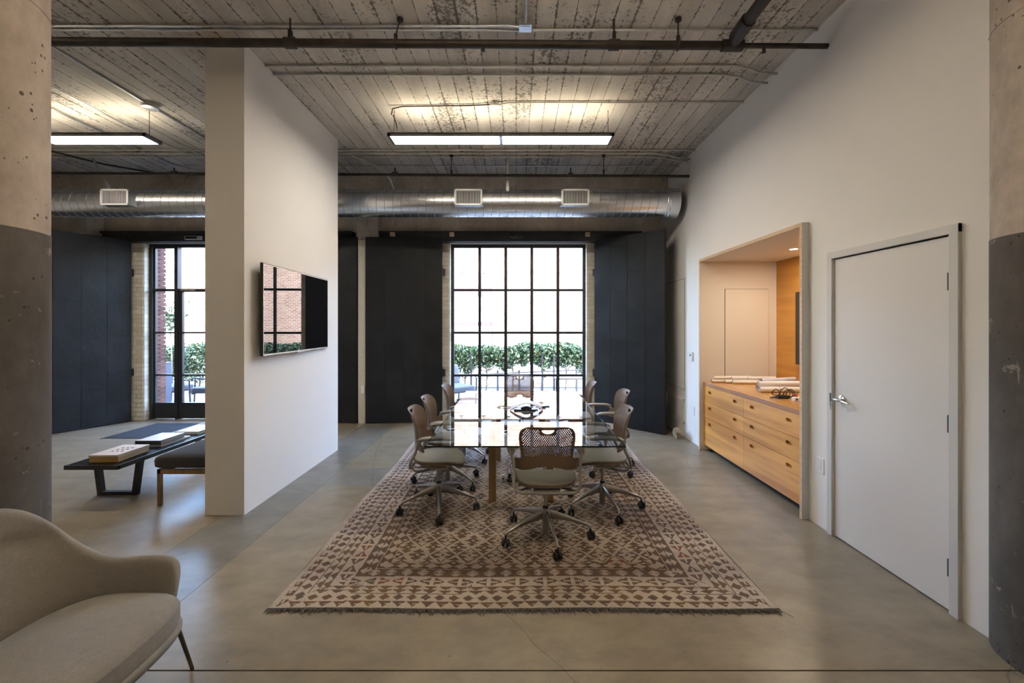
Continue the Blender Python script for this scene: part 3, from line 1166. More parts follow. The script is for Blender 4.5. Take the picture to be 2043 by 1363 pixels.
# trio near the back
for k, (yy, px) in enumerate(((5.84, 297), (5.95, 303), (6.08, 311))):
    lb = ['front', 'middle', 'rear'][k]
    pts = [(XL, yy, zc), (1.9, yy, zc)]
    if k == 0:
        pts = [(XL, yy, zc), (XR, yy, zc)]
    else:
        pts += [(2.1, yy + .03, zc - .01), (2.28, yy + .10 - .05 * k, zc - .05), (XR, yy + .12 - .05 * k, zc - .055)]
    pipe('conduit', pts, .012, 'galvdull', f'{lb} conduit of the three crossing the ceiling behind the pendant lamps', 'conduit',
         clamps=[(x, yy, zc) for x in (-6.2 + k * .3, -3.2, -1.0, .3 + .2 * k, 1.6)])
pipe('conduit', [(-5.0, 6.43, zc), (XR, 6.43, zc)], .008, 'galvdull', 'thin single conduit on the ceiling just in front of the duct', 'conduit',
     clamps=[(x, 6.43, zc) for x in (-1.5, .3)])
# rear iron pipe
rp = MB().tube([(XL, 6.05, 3.80), (XR + .01, 6.05, 3.74)], .019, 12).build('sprinkler_pipe', M['iron'])
tag(rp, 'thin dark iron sprinkler pipe in front of the round duct', 'pipe')
for x in (-.92, .03 + .0, 1.24):
    if x == .03:
        continue
    hanger(rp, x, 6.05, 3.765, .019)
for x in (-1.72, .77, -4.85):
    b_ = MB().tube([(x - .035, 6.05, 3.765 - x * .004), (x + .035, 6.05, 3.765 - x * .004)], .028, 10)
    b_.tube([(x, 6.05, 3.78), (x, 6.05, 3.86)], .010, 8)
    b_.build('sprinkler_tee', M['iron'], rp)
# conduits running away from the camera on the left
pipe('conduit', [(-4.0, 3.5, zc), (-4.0, 4.60, zc)], .011, 'galv', 'conduit on the left ceiling running up to the round metal lamp box', 'conduit', clamps=[(-4.0, 4.1, zc)])
pipe('conduit', [(-4.0, 4.72, zc), (-4.0, 5.6, zc)], .011, 'galv', 'conduit on the left ceiling running on from the round metal lamp box', 'conduit')
o = MB().lathe([(.055, -.05), (.075, -.045), (.08, 0)], -4.0, 4.66, 14, 0, 'Z', CZ).build('lamp_box', M['galv'])
tag(o, 'round metal ceiling box over the end of the left lamp', 'junction box')
pipe('conduit', [(-5.15, 3.6, zc), (-5.15, 6.3, zc), (-5.0, 6.55, zc)], .012, 'galv', 'left one of the conduits running back over the left pendant lamp', 'conduit')
pipe('conduit', [(-4.62, 3.6, zc - .026), (-4.62, 5.4, zc - .026), (-4.55, 5.9, zc - .026), (-4.35, 6.1, zc - .026)], .010, 'galv', 'middle one of the conduits running back over the left pendant lamp', 'conduit')
pipe('conduit', [(-4.40, 4.9, zc - .03), (-4.40, 6.2, zc - .03), (-4.2, 6.6, zc - .02), (-3.2, 6.75, zc - .02)], .011, 'galvdull', 'conduit bending toward the partition over the left duct', 'conduit')
pipe('conduit', [(-6.6, 5.4, zc - .02), (-6.1, 6.3, zc - .02), (-5.6, 6.7, zc - .02), (-4.9, 6.75, zc - .02)], .013, 'iron', 'dark conduit slanting to the duct at far left', 'conduit')
jb = bevel(MB().box(-4.40, -4.2, 6.02, 6.12, CZ - .07, CZ).build('junction_box', M['galvdull'], None, 0), .003, 1)
tag(jb, 'grey junction box on the left ceiling at the rear conduit of three', 'junction box')
# risers at the pilaster between the shutters, beside partition
structure(MB().box(-2.66, -2.30, 7.10, 7.22, 3.05, 3.62).build('trim_pilaster_cap', M['conc'], None, 0))
structure(MB().box(-2.625, -2.505, 7.08, 7.298, 0, 3.04).build('trim_pilaster', M['jamb'], None, 0))
pipe('riser_conduit', [(-2.60, 7.08, 3.75), (-2.60, 7.08, 3.06), (-2.58, 7.10, 2.98), (-2.52, 7.2, 2.9)], .010, 'galv', 'left riser conduit coming down between the two flat shutters', 'conduit')
pipe('riser_conduit', [(-2.46, 7.07, 3.75), (-2.46, 7.07, 3.14)], .012, 'galv', 'right riser conduit stopping above the flat shutter', 'conduit')
pipe('conduit', [(-2.30, 5.95, 3.99), (-2.18, 6.05, 3.97), (-2.0, 6.25, 3.93), (-1.92, 6.5, 3.85), (-1.90, 6.7, 3.7)], .014, 'galvdull', 'curved conduit dropping behind the duct near the partition', 'conduit')
b_ = MB().box(-2.57, -2.515, 7.06, 7.08, .50, .62)
tag(b_.build('wall_box', M['plastic_w'], None, 0), 'small white box low on the pilaster between the flat shutters', 'socket')

# ---- spiral duct
DYc, DZc, DR = 6.26, 3.415, .198
dc = empty('air_duct', (0, DYc, DZc))
tag(dc, 'long round galvanised spiral air duct below the ceiling', 'duct')
MB().tube([(XL, 0, 0), (-4, 0, 0), (0, 0, 0), (2.20, 0, 0)], DR, 48, 0, False).build('tube', M['duct'], dc)
hx = MB()
pitch = .118
turns = int((2.15 - XL) / pitch)
pts = []
for k in range(turns * 20):
    a = 2 * PI * k / 20
    pts.append((XL + pitch * k / 20, math.cos(a) * (DR + .001), -math.sin(a) * (DR + .001)))
hx.tube(pts, .0036, 4)
hx.build('spiral_seam', mat('duct_seam', (.28, .29, .30), .45, metal=.9), dc)
ec = MB().lathe([(DR + .004, 2.16), (DR + .008, 2.165), (DR + .008, 2.19), (DR + .02, 2.20), (DR + .02, 2.34), (DR + .008, 2.345), (0.01, 2.345)], 0, 0, 48, 0, 'X')
ec.build('end_collar', M['duct'], dc)
for px, lb in ((227, 'white air register on the left stretch of duct'), (934, 'left one of two white air registers over the meeting table'),
               (1148, 'right one of two white air registers over the meeting table')):
    X = at(px, 393, 5.95).x
    root = empty('air_register', (X, 5.95, 3.417))
    tag(root, lb, 'vent')
    w, h = .195, .112
    b_ = MB()
    # collar flaring from the duct
    vs = [(-w + .01, .012, -h + .01), (w - .01, .012, -h + .01), (w - .01, .012, h - .01), (-w + .01, .012, h - .01),
          (-w - .03, .22, -h - .0), (w + .03, .22, -h), (w + .03, .22, h), (-w - .03, .22, h)]
    b_.add(vs, [(0, 4, 5, 1), (1, 5, 6, 2), (2, 6, 7, 3), (3, 7, 4, 0)])
    b_.build('collar', M['duct'], root, 0)
    b_ = MB()
    t_ = .022
    b_.box(-w, w, 0, .014, -h, -h + t_)
    b_.box(-w, w, 0, .014, h - t_, h)
    b_.box(-w, -w + t_, 0, .014, -h, h)
    b_.box(w - t_, w, 0, .014, -h, h)
    bevel(b_.build('register_frame', M['white'], root, 0), .002, 1)
    MB().box(-w + t_, w - t_, .035, .04, -h + t_, h - t_).build('backing', M['dark'], root, 0)
    b_ = MB()
    n = 16
    for i in range(n):
        x = -w + t_ + (i + .5) * (2 * w - 2 * t_) / n
        b_.box(x - .003, x + .003, .003, .010, -h + t_, h - t_)
    b_.build('louvres', M['white'], root, 0)
# straps holding the duct
for X, dx_, lb in ((-.125, 0, 'flat metal strap holding the duct over the table'), (-5.85, -.25, 'slanting metal strap holding the left duct')):
    b_ = MB()
    b_.bar((X + dx_, 6.14, CZ), (X, 6.14, DZc + .17), .035, .003, 0, (0, 1, 0))
    b_.box(X - .02, X + .02, 6.12, 6.15, DZc + .14, DZc + .23)
    o = b_.build('duct_strap', M['galv'], None, 0)
    tag(o, lb, 'strap')

# big rectangular duct piece far left under the round duct
structure(MB().box(-8.6, -6.95, 6.9, 7.2, 3.08, 3.6).build('trim_plenum', M['conc'], None, 0))
o = MB().box(-7.6, -6.95, 6.86, 6.90, 3.07, 3.12).build('slide_rail', M['galv'], None, 0)
tag(o, 'short galvanised rail above the far left shutter', 'rail')

# ---- pendant lamps
def lamp(x0, x1, y, z, label, wires=(), n=2, dim=False):
    root = empty('pendant_lamp', ((x0 + x1) / 2, y, z))
    tag(root, label, 'lamp')
    L_ = (x1 - x0) / 2
    w = .115
    h = .038
    # housing: open underneath
    b_ = MB()
    b_.box(-L_, L_, -w, -w + .05, h - .012, h)
    b_.box(-L_, L_, w - .05, w, h - .012, h)
    b_.box(-L_, L_, -w + .01, w - .01, .014, .020)
    b_.box(-L_, L_, -w, -w + .01, 0, h)
    b_.box(-L_, L_, w - .01, w, 0, h)
    b_.box(-L_, -L_ + .03, -w, w, -.002, h)
    b_.box(L_ - .03, L_, -w, w, -.002, h)
    b_.build('housing', M['lamphouse'], root, 0)
    seg = 2 * (L_ - .03) / n
    for i in range(n):
        a = -L_ + .03 + i * seg + (.016 if i else 0)
        c = a + seg - .016 - (.0 if i else 0)
        if i:
            c = -L_ + .03 + (i + 1) * seg
        MB().box(a, c, -w + .012, w - .012, .004, .012).build('diffuser', M['lamp_dim' if dim else 'lamp'], root, 0)
    MB().box(-L_ + .035, L_ - .035, -w + .055, w - .055, h - .022, h - .016).build('upper_diffuser', M['lamp_boost_up' if dim else 'lamp_up'], root, 0)
    if n == 2:
        MB().box(-.018, .018, -w + .004, w - .004, .0, .03).build('joiner_plate', M['galv'], root, 0)
    for wx in wires:
        MB().tube([(wx - (x0 + x1) / 2, 0, h), (wx - (x0 + x1) / 2, 0, CZ - z)], .003, 6).build('suspension_wire', M['iron'], root)
    return root


lamp(-1.415, 1.075, 4.79, 3.700, 'long pendant lamp glowing above the meeting table', (-1.37, 1.03))
lamp(-6.55, -4.07, 4.79, 3.700, 'long pendant lamp glowing left of the partition', (-6.5, -4.12))
lamp(-1.3, 1.2, 1.9, 3.700, 'long pendant lamp overhead nearest the camera, above the frame', (-1.2, 1.1), 2, True)
lamp(.1, 2.4, -1.9, 3.745, 'long pendant lamp behind the camera at the right', (.2, 2.3), 2, True)
lamp(-6.55, -4.07, 1.9, 3.700, 'long pendant lamp at the far left beyond the concrete column', (-6.5, -4.12), 2, True)

# ================================================================== TELEVISION
tv = empty('television', (XP1 + .004, 4.485, 1.765), R(2.2))
tag(tv, 'large black wall mounted television on the white partition', 'television')
bevel(MB().box(.028, .0515, -.716, .716, -.416, .416).build('casing', M['black'], tv, 0), .003, 2)
gb = MB()
for y0, y1, z0, z1 in ((-.71, .71, .402, .41), (-.71, .71, -.414, -.400), (-.71, -.703, -.41, .41), (.703, .71, -.41, .41)):
    gb.box(.049, .0545, y0, y1, z0, z1)
gb.box(.034, .057, -.07, .07, -.422, -.412)
gb.build('bezel', M['galvdull'], tv, 0)
s = NT('tv_screen')
M['screen'] = s.out(color=(.006, .006, .007), rough=.02, spec=.9)
MB().box(.050, .0535, -.703, .703, -.401, .403).build('screen', M['screen'], tv, 0)
MB().box(.0, .03, -.25, .25, -.2, .2).build('wall_bracket', M['black'], tv, 0)

# ================================================================== CHEST OF DRAWERS
CX = 2.443
cy0, cy1 = 3.605, 5.555
cab = empty('drawer_chest', (CX, (cy0 + cy1) / 2, 0))
tag(cab, 'long varnished plywood drawer chest built into the wall niche', 'chest of drawers')
ym = (cy0 + cy1) / 2
MB().box(.022, .90, cy0 - ym, cy1 - ym, .07, .85).build('carcass', M['ply_back'], cab, 0)
MB().box(.08, .88, cy0 - ym + .02, cy1 - ym - .02, .0, .07).build('plinth', M['dark'], cab, 0)
bevel(MB().box(-.004, .935, cy0 - ym, cy1 - ym, .852, .892).build('worktop', M['ply_top'], cab, 0), .002, 1)
MB().box(-.0065, -.0035, cy0 - ym, cy1 - ym, .853, .8905).build('edge_band', M['ply_edge'], cab, 0)
split = 4.584
def slot(yc_, zc_, w=.088, h=.034):
    return rrect(yc_ - w / 2, yc_ + w / 2, zc_ - h / 2, zc_ + h / 2, h / 2 - .0005, 6)


def drawer(a, b, z0, z1, pulls, zp):
    out = [(a + .0015, z0 + .0015), (b - .0015, z0 + .0015), (b - .0015, z1 - .0015), (a + .0015, z1 - .0015)]
    hs = [slot(y, zp)[::-1] for y in pulls]
    vs, fs = thick_sheet(out, hs, lambda y, z: (0.0, y - ym, z), lambda y, z: (.019, y - ym, z))
    d = finish('drawer', vs, fs, M['ply'], cab, 0)
    for y in pulls:
        c = MB()
        # recessed finger pocket: open at the front
        w, h = .050, .022
        Y = y - ym
        c.add([(.019, Y - w, zp - h), (.019, Y + w, zp - h), (.019, Y + w, zp + h), (.019, Y - w, zp + h),
               (.055, Y - w, zp - h), (.055, Y + w, zp - h), (.055, Y + w, zp + h), (.055, Y - w, zp + h)],
              [(4, 5, 6, 7), (0, 1, 5, 4), (1, 2, 6, 5), (2, 3, 7, 6), (3, 0, 4, 7)])
        c.build('finger_pull', M['dark'], d, 0)
        rm = MB().tube([(.006, p - ym, q) for p, q in slot(y, zp, .092, .038)], .002, 5, 0, True, True)
        rm.build('pull_rim', M['ply_raw'], d)


for (z0, z1, zp) in ((.640, .850, .772), (.437, .639, .569), (.075, .436, .367)):
    drawer(split, cy1 - .002, z0, z1, (5.386, 4.768), zp)
    drawer(cy0 + .002, split, z0, z1, (4.42, 3.825), zp)
# the bottom pulls read as finger holes in darkness with the far end lit: pockets stay dark

# monitor on the niche back
o = empty('wall_screen', (3.385, 4.42, 1.59))
tag(o, 'black flat screen on the orange plywood back of the niche', 'screen')
bevel(MB().box(-.05, -.01, -.68, .68, -.43, .43).build('casing', M['black'], o, 0), .003, 1)
MB().box(-.052, -.05, -.665, .665, -.415, .415).build('screen', M['screen'], o, 0)
MB().box(-.01, .005, -.2, .2, -.1, .1).build('bracket', M['black'], o, 0)

# paper rolls
def roll(p0, p1, r, label, m='paper', band=False, turns=2.3):
    """spiral rolled sheet from p0 to p1"""
    p0, p1 = Vector(p0), Vector(p1)
    d = p1 - p0
    root_n = 26
    vs, fs = [], []
    prof = []
    for k in range(root_n + 1):
        a = turns * 2 * PI * k / root_n
        rr = r * (.62 + .38 * k / root_n)
        prof.append((math.cos(a) * rr, math.sin(a) * rr))
    u = Vector((0, 0, 1)).cross(d).normalized()
    w = Vector((0, 0, 1))
    for P_ in (p0, p1):
        for a, b in prof:
            vs.append(P_ + u * a + w * b)
    n = len(prof)
    for k in range(n - 1):
        fs.append((k, k + 1, n + k + 1, n + k))
    # outer closed skin
    sk = MB().add(vs, fs)
    sk.tube([p0 + d * .004, p1 - d * .004], r * .985, 20, 0, False)
    o = sk.build('paper_roll', M[m])
    tag(o, label, 'paper roll', 'rolled drawings on the plywood worktop')
    if band:
        c = p0 + d * .35
        MB().tube([c, c + d.normalized() * .004], r * 1.01, 20).build('rubber_band', M['dark'], o)
    return o


T = .892
roll((2.50, 5.46, T + .022), (3.15, 5.47, T + .022), .022, 'paper roll at the far left of the worktop, lying underneath')
roll((2.52, 5.455, T + .065), (3.00, 5.47, T + .065), .021, 'paper roll stacked on top at the far left of the worktop')
roll((2.64, 5.40, T + .021), (3.30, 5.40, T + .021), .021, 'slim paper roll in the middle row of the far rolls')
roll((2.71, 5.34, T + .023), (3.34, 5.33, T + .023), .023, 'front paper roll of the far group on the worktop', band=False)
roll((2.72, 5.39, T + .066), (3.28, 5.40, T + .066), .020, 'paper roll lying on top of the far group', band=True)
roll((2.72, 4.80, T + .036), (3.32, 4.98, T + .036), .036, 'fat lilac paper roll in the middle of the worktop', 'paper_blue')
roll((2.80, 4.88, T + .096), (3.30, 5.06, T + .094), .026, 'crumpled pale roll lying on top of the lilac roll', 'paper_blue')
roll((2.66, 4.66, T + .030), (3.25, 4.66, T + .030), .030, 'white paper roll with a band nearest the black cable', band=True)
roll((2.68, 4.73, T + .086), (3.28, 4.76, T + .084), .028, 'white paper roll lying across the two near rolls')

# cable bundle with adapter
cb_ = empty('cable_bundle', (2.66, 4.27, T))
tag(cb_, 'tangled black cable with adapter on the near end of the worktop', 'cable')
bevel(MB().box(-.05, .06, -.03, .03, .0, .035).build('adapter', M['black'], cb_, 0), .004, 2)
for k, (cx_, cz_, rr) in enumerate(((-.07, .06, .035), (.06, .045, .045), (.09, .05, .04), (.04, .055, .05))):
    pts = [(cx_ + math.cos(a) * rr, -.01 + .012 * math.sin(2 * a) + k * .01, cz_ + .004 + math.sin(a) * rr * .9) for a in [2 * PI * q / 22 for q in range(22)]]
    MB().tube(pts, .0042, 7, 0, True, True).build('cable', M['black'], cb_)
MB().tube(spline([(-.05, 0, .01), (-.1, .03, .006), (.0, .07, .006), (.14, .05, .006), (.2, .0, .006)], 20), .004, 7).build('cable', M['black'], cb_)
ps = empty('power_block', (2.74, 4.13, T))
tag(ps, 'small white socket block beside the black cable on the worktop', 'socket')
bevel(MB().box(-.06, .08, -.025, .025, 0, .035).build('housing', M['plastic_w'], ps, 0), .004, 2)
for x in (-.04, .0, .04):
    MB().box(x - .008, x + .008, -.0262, -.025, .01, .026).build('outlet', M['dark'], ps, 0)
o = MB().tube([(2.80, 4.28, T + .03), (2.80, 4.28, T + .075)], .018, 14).build('marker_tape', mat('coral_plastic', (.62, .12, .08), .5))
o.location = (0, 0, -.03)
tag(o, 'coral red tape reel behind the black cable', 'tape')

# ================================================================== STONE
def rock(name, loc, size, label, seed):
    bm = bmesh.new()
    bmesh.ops.create_icosphere(bm, subdivisions=3, radius=1)
    r_ = random.Random(seed)
    pl = [(Vector((r_.uniform(-1, 1), r_.uniform(-1, 1), r_.uniform(-1, 1))).normalized(), r_.uniform(.55, .85)) for _ in range(16)]
    for v in bm.verts:
        for n_, d_ in pl:
            q = v.co.dot(n_) - d_
            if q > 0:
                v.co -= n_ * q
        v.co.x *= size[0]
        v.co.y *= size[1]
        v.co.z *= size[2]
    me = bpy.data.meshes.new(name)
    bm.to_mesh(me)
    bm.free()
    me.materials.append(M['stone'])
    o = bpy.data.objects.new(name, me)
    COL.objects.link(o)
    z = min(v.co.z for v in me.vertices)
    o.location = (loc[0], loc[1], -z - .001)
    tag(o, label, 'stone')
    o.rotation_euler = (0, 0, .6)


rock('stone', (2.33, 6.12), (.115, .10, .085), 'rough tan stone on the floor below the air grille', 5)

# ================================================================== RUG
RW, RL = 2.911, 3.90
RX, RY = -1.416, 2.425
cs = .0065
nx, ny = int(RW / cs), int(RL / cs)
ux = (np.arange(nx) + .5) * cs
vy = (np.arange(ny) + .5) * cs
U, V = np.meshgrid(ux, vy)
wob = .004 * np.sin(V * 5.1) + .003 * np.sin(U * 7.7 + V * 2)
Uw = U + wob
Vw = V + .003 * np.sin(U * 6.3)
q8 = lambda a, s_: np.floor(a / s_) * s_ + s_ / 2
sdu = np.minimum(Uw, RW - Uw) / 1.2
sdv = np.minimum(Vw, RL - Vw)
front = sdv < sdu
across = np.where(front, sdv, sdu)
along = np.where(front, Uw, Vw)
edges = [0.0, .018, .070, .141, .215, .313, .402, .470]
half = RW / 2
def hsh(a, b=0):
    x = np.sin(a * 12.9898 + b * 78.233 + 4.1) * 43758.5453
    return x - np.floor(x)


dark = np.zeros(U.shape, bool)
cid = np.zeros(U.shape)
bi = np.digitize(across, edges) - 1
per = [.05, .086, .084, .094, .178, .108, .100]
for b_ in range(7):
    m_ = bi == b_
    if not m_.any():
        continue
    t = (across - edges[b_]) / (edges[b_ + 1] - edges[b_])
    t = q8(np.clip(t, 0, .999), .055)
    p = per[b_]
    g = along / p
    fx = g - np.floor(g)
    x = 2 * fx - 1
    y = 2 * t - 1
    a = np.abs(x)
    if b_ == 0:
        d = np.zeros(U.shape, bool)
    elif b_ == 1:
        d = (a < t * 1.02) & ~((t > .42) & (t < .56) & (x > 0))
        d = np.where(front, d, (x > -.2) & (t > .25) & ~((np.abs(y) < .25) & (x > .3)))
    elif b_ == 2:
        d = (a + np.abs(y)) < .80
    elif b_ == 3:
        t2 = (2 * t) - np.floor(2 * t)
        d = a < t2 * 1.0
    elif b_ == 4:
        d = (np.abs(y) < np.abs(a - .02) * .95) & (a < .86) & ~((np.abs(y) < .14) & (a > .35))
    elif b_ == 5:
        d = ~((a + np.abs(y)) < .86) | ((np.abs(y) < .09) & (a > .2))
    else:
        d = ~((a + np.abs(y)) < .92)
    ln = (t > .93)
    d = np.where(ln, (b_ in (1, 2, 3)), d)
    dark[m_] = d[m_]
    cid[m_] = (np.floor(g) + b_ * 37)[m_]
m_ = bi >= 7
hxw, hyh = .0925, .104
xx, yy = q8(Uw - half, .0065) / hxw, q8(Vw - .47, .0078) / hyh
aa, bb_ = (xx + yy) / 2, (xx - yy) / 2
ia, ib = np.floor(aa), np.floor(bb_)
fa, fb = aa - ia - .5, bb_ - ib - .5
X_, Y_ = np.abs(fa + fb), np.abs(fa - fb)
row = ia - ib
bgd = (np.mod(row, 2) == 1)
bgd = np.where(hsh(ia, ib) > .9, ~bgd, bgd)
tier = (Y_ / .34) - np.floor(Y_ / .34)
motif = (X_ < .06 + .50 * (1 - tier)) & (X_ + Y_ < .80) & ~((X_ + Y_) < .16)
motif |= (X_ > .40) & (X_ < .62) & (Y_ < .10)
d = bgd ^ motif
d = np.where(X_ + Y_ > .93, False, d)
dark[m_] = d[m_]
cid[m_] = (ia * 13 + ib * 71)[m_]
pal_d = np.array([(.135, .090, .066), (.155, .102, .074), (.125, .090, .072), (.165, .112, .070), (.145, .090, .064), (.130, .098, .080)])
pal_l = np.array([(.43, .355, .30), (.38, .32, .28), (.45, .38, .31), (.40, .335, .295)])
h1 = hsh(np.floor(cid), 1)
h2 = hsh(np.floor(Vw / .19), 3) * .6 + hsh(np.floor(Vw / .07), 5) * .4
cd = pal_d[np.clip((h1 * 6).astype(int), 0, 5)]
cl = pal_l[np.clip((h2 * 4).astype(int), 0, 3)]
rust = (hsh(np.floor(cid), 9) > .993)
cd = np.where(rust[..., None], np.array((.20, .095, .060)), cd)
cc = np.where(dark[..., None], cd, cl)
rs = np.random.RandomState(3)
cc = .80 * cc * (1 + (rs.rand(ny, nx, 1) - .5) * .22) * (1 + .10 * np.sin(Vw * 9 + np.sin(U * 3))[..., None]) * (.93 + .12 * h2[..., None])
# mesh with gently rippled surface
gx, gy = np.meshgrid(np.arange(nx + 1) * cs, np.arange(ny + 1) * cs)
gz = .0085 + .0012 * np.sin(gx * 9 + gy * 4) * np.sin(gy * 7) + .0006 * rs.rand(ny + 1, nx + 1)
ex = .010 * np.sin(gy * 3.1) * (1 - gx / RW * 2)
co = np.stack([gx + ex, gy + .006 * np.sin(gx * 4.3) * (1 - gy / RL), gz], -1).reshape(-1, 3)
idx = np.arange((nx + 1) * (ny + 1)).reshape(ny + 1, nx + 1)
quads = np.stack([idx[:-1, :-1], idx[:-1, 1:], idx[1:, 1:], idx[1:, :-1]], -1).reshape(-1, 4)
me = bpy.data.meshes.new('rug')
me.vertices.add(len(co))
me.vertices.foreach_set('co', co.astype(np.float32).ravel())
me.loops.add(quads.size)
me.loops.foreach_set('vertex_index', quads.astype(np.int32).ravel())
me.polygons.add(len(quads))
me.polygons.foreach_set('loop_start', np.arange(0, quads.size, 4, dtype=np.int32))
me.polygons.foreach_set('loop_total', np.full(len(quads), 4, np.int32))
me.update(calc_edges=True)
at_ = me.color_attributes.new('weave', 'FLOAT_COLOR', 'CORNER')
c4 = np.concatenate([cc.reshape(-1, 3), np.ones((len(quads), 1))], 1)
at_.data.foreach_set('color', np.repeat(c4, 4, axis=0).astype(np.float32).ravel())
s = NT('kilim_wool')
ca = s.n('ShaderNodeVertexColor', layer_name='weave').outputs[0]
Pg = s.n('ShaderNodeNewGeometry').outputs['Position']
wv = s.noise(Pg, 220, 2, .6, (1, 2.2, 1))
base = s.mix(.45, ca, s.ramp(wv, [(.3, .75), (.7, 1.2)]), 'MULTIPLY')
s.bump(wv, .4, .003)
me.materials.append(s.out(color=base, rough=.95, spec=.08))
rug = bpy.data.objects.new('rug', me)
COL.objects.link(rug)
rug.location = (RX, RY, 0)
tag(rug, 'large brown and beige patterned kilim rug under the meeting table', 'rug')
MB().box(.004, RW - .004, .008, RL - .02, .0005, .0075).build('rug_backing', mat('rug_back', (.10, .075, .06), .95), rug, 0)
M['fringe'] = mat('fringe_yarn', (.095, .082, .070), .95, var=(60, .5))
f_ = MB()
r_ = random.Random(2)
for i in range(720):
    x = i * RW / 720 + r_.uniform(-.003, .003)
    l = r_.uniform(.014, .030) if r_.random() < .9 else r_.uniform(.03, .05)
    y = .006 * math.sin(x * 4.3)
    sk = r_.uniform(-.008, .012)
    f_.tube([(x, y + .006, .008), (x + sk * .5, y - l * .5, .009 + r_.uniform(-.001, .003)), (x + sk, y - l, .003)], [.0028, .003, .0012], 4)
tag(f_.build('fringe', M['fringe'], rug), kind='stuff')
f_ = MB().tube([(x * RW / 60, .006 * math.sin(x * RW / 60 * 4.3) + .001 * math.sin(x * 3), .008) for x in range(61)], .0065, 6)
f_.tube([(RW, .0, .004), (RW + .025, -.03, .003), (RW + .045, -.06, .002)], .0012, 4)
f_.build('edge_cord', M['fringe'], rug)

# entry mat at the garden door
em = bevel(MB().box(-5.93, -4.1, 6.12, 7.06, 0, .008).build('door_mat', M['mat'], None, 0), .002, 1)
tag(em, 'flat dark grey entrance mat inside the garden door', 'mat')
MB().box(-5.95, -5.93, 6.10, 7.08, 0, .006).build('mat_edge', M['black'], em, 0)

# ================================================================== MEETING TABLE
tb = empty('meeting_table', (.066, 4.465, 0))
tag(tb, 'long glass topped meeting table on square wooden legs', 'table')
def gface(x0, x1, y0, y1, z):
    return [(x0, y0, z), (x1, y0, z), (x1, y1, z), (x0, y1, z)]


hw, hl = .7415, 1.325
g = MB()
g.add(gface(-hw, hw, -hl, hl, .735), [(0, 1, 2, 3)])
g.build('glass_top', M['tglass'], tb, 0)
g = MB()
e_ = .0015
for a in ((-hw, hw, -hl, -hl + e_), (-hw, hw, hl - e_, hl), (-hw, -hw + e_, -hl, hl), (hw - e_, hw, -hl, hl)):
    g.box(a[0], a[1], a[2], a[3], .7232, .7348)
g.build('glass_edge', M['tedge'], tb, 0)
for sx in (-.285, .24):
    for sy in (-.525, .66):
        o = MB().box(sx - .034, sx + .034, sy - .034, sy + .034, .009, .70)
        bevel(o.build('leg', M['leg'], tb, 0), .003, 2)
for sy in (-.525, .66):
    MB().box(-.25, .206, sy - .02, sy + .02, .66, .70).build('cross_rail', M['leg'], tb, 0)
for sx in (-.285, .24):
    MB().box(sx - .02, sx + .02, -.49, .626, .66, .70).build('side_rail', M['leg'], tb, 0)
for sx in (-.285, .24):
    for sy in (-.525, .66):
        MB().lathe([(.02, .70), (.02, .7225)], sx, sy, 14).build('glass_pad', M['galv'], tb)

# conference phone on the table
ph = empty('conference_phone', (.105, 4.47, .7355))
tag(ph, 'silver arched conference phone on the glass table', 'phone')
vs, fs = [], []
n = 18
for i in range(n + 1):
    x = -.17 + .34 * i / n
    k = x / .17
    z = .082 * (1 - k * k) * (.72 + .28 * (1 - abs(k))) + .004
    dpt = .060 + .02 * (1 - k * k)
    for yy_, zz_ in ((-dpt, z), (dpt, z + .008), (dpt, z + .013), (-dpt, z + .006)):
        vs.append((x, yy_, zz_))
for i in range(n):
    for k in range(4):
        a, b2 = i * 4 + k, i * 4 + (k + 1) % 4
        fs.append((a, b2, b2 + 4, a + 4))
fs += [(3, 2, 1, 0), (n * 4, n * 4 + 1, n * 4 + 2, n * 4 + 3)]
finish('arched_shell', vs, fs, mat('silver_blue_plastic', (.17, .20, .26), .4), ph)
bevel(MB().box(-.13, .12, -.045, .045, .0, .014).build('base', M['black'], ph, 0), .004, 2)
MB().lathe([(.06, .012), (.052, .030), (.03, .042)], 0, .01, 20).build('speaker', M['black'], ph)
o = MB().tube(spline([(.02, 4.58, .739), (-.16, 4.68, .739), (-.2, 4.60, .739), (-.03, 4.54, .739), (.15, 4.66, .739), (.24, 4.74, .739), (.21, 4.58, .739), (.1, 4.55, .739)], 60), .003, 6)
o = o.build('phone_cable', M['iron'])
tag(o, 'thin dark cable looped behind the conference phone', 'cable')
o = bevel(MB().box(-.05, .07, -.02, .02, 0, .016).build('remote_control', M['black'], None, 0), .004, 2)
o.location = (.29, 4.62, .7355)
o.rotation_euler = (0, 0, .25)
tag(o, 'small black remote lying right of the conference phone', 'remote')
MB().box(-.03, .03, -.012, .012, .016, .0175).build('keypad', M['galvdull'], o, 0)

# power gear under the table
pb = empty('power_strip', (.0, 4.42, .009))
tag(pb, 'black power strip with plugs on the rug under the table', 'power strip')
bevel(MB().box(-.10, .06, -.03, .03, 0, .035).build('strip_body', mat('dark_green_plastic', (.05, .06, .045), .5), pb, 0), .004, 1)
for x in (-.07, -.03, .02):
    bevel(MB().box(x - .016, x + .016, -.02, .02, .035, .085).build('plug', M['black'], pb, 0), .004, 1)
MB().tube(spline([(-.05, 0, .08), (-.06, .01, .17), (.02, .03, .22), (.12, .03, .20)], 24), .0035, 6).build('cable', M['black'], pb)
MB().tube(spline([(.06, 0, .03), (.05, .01, .2), (.05, .02, .42), (.075, .03, .69)], 24), .0035, 6).build('cable', M['black'], pb)
o = bevel(MB().box(-.025, .025, -.02, .02, 0, .07).build('white_adapter', M['plastic_w'], None, 0), .006, 2)
o.location = (.105, 4.36, .009)
tag(o, 'white adapter standing right of the power strip under the table', 'adapter')
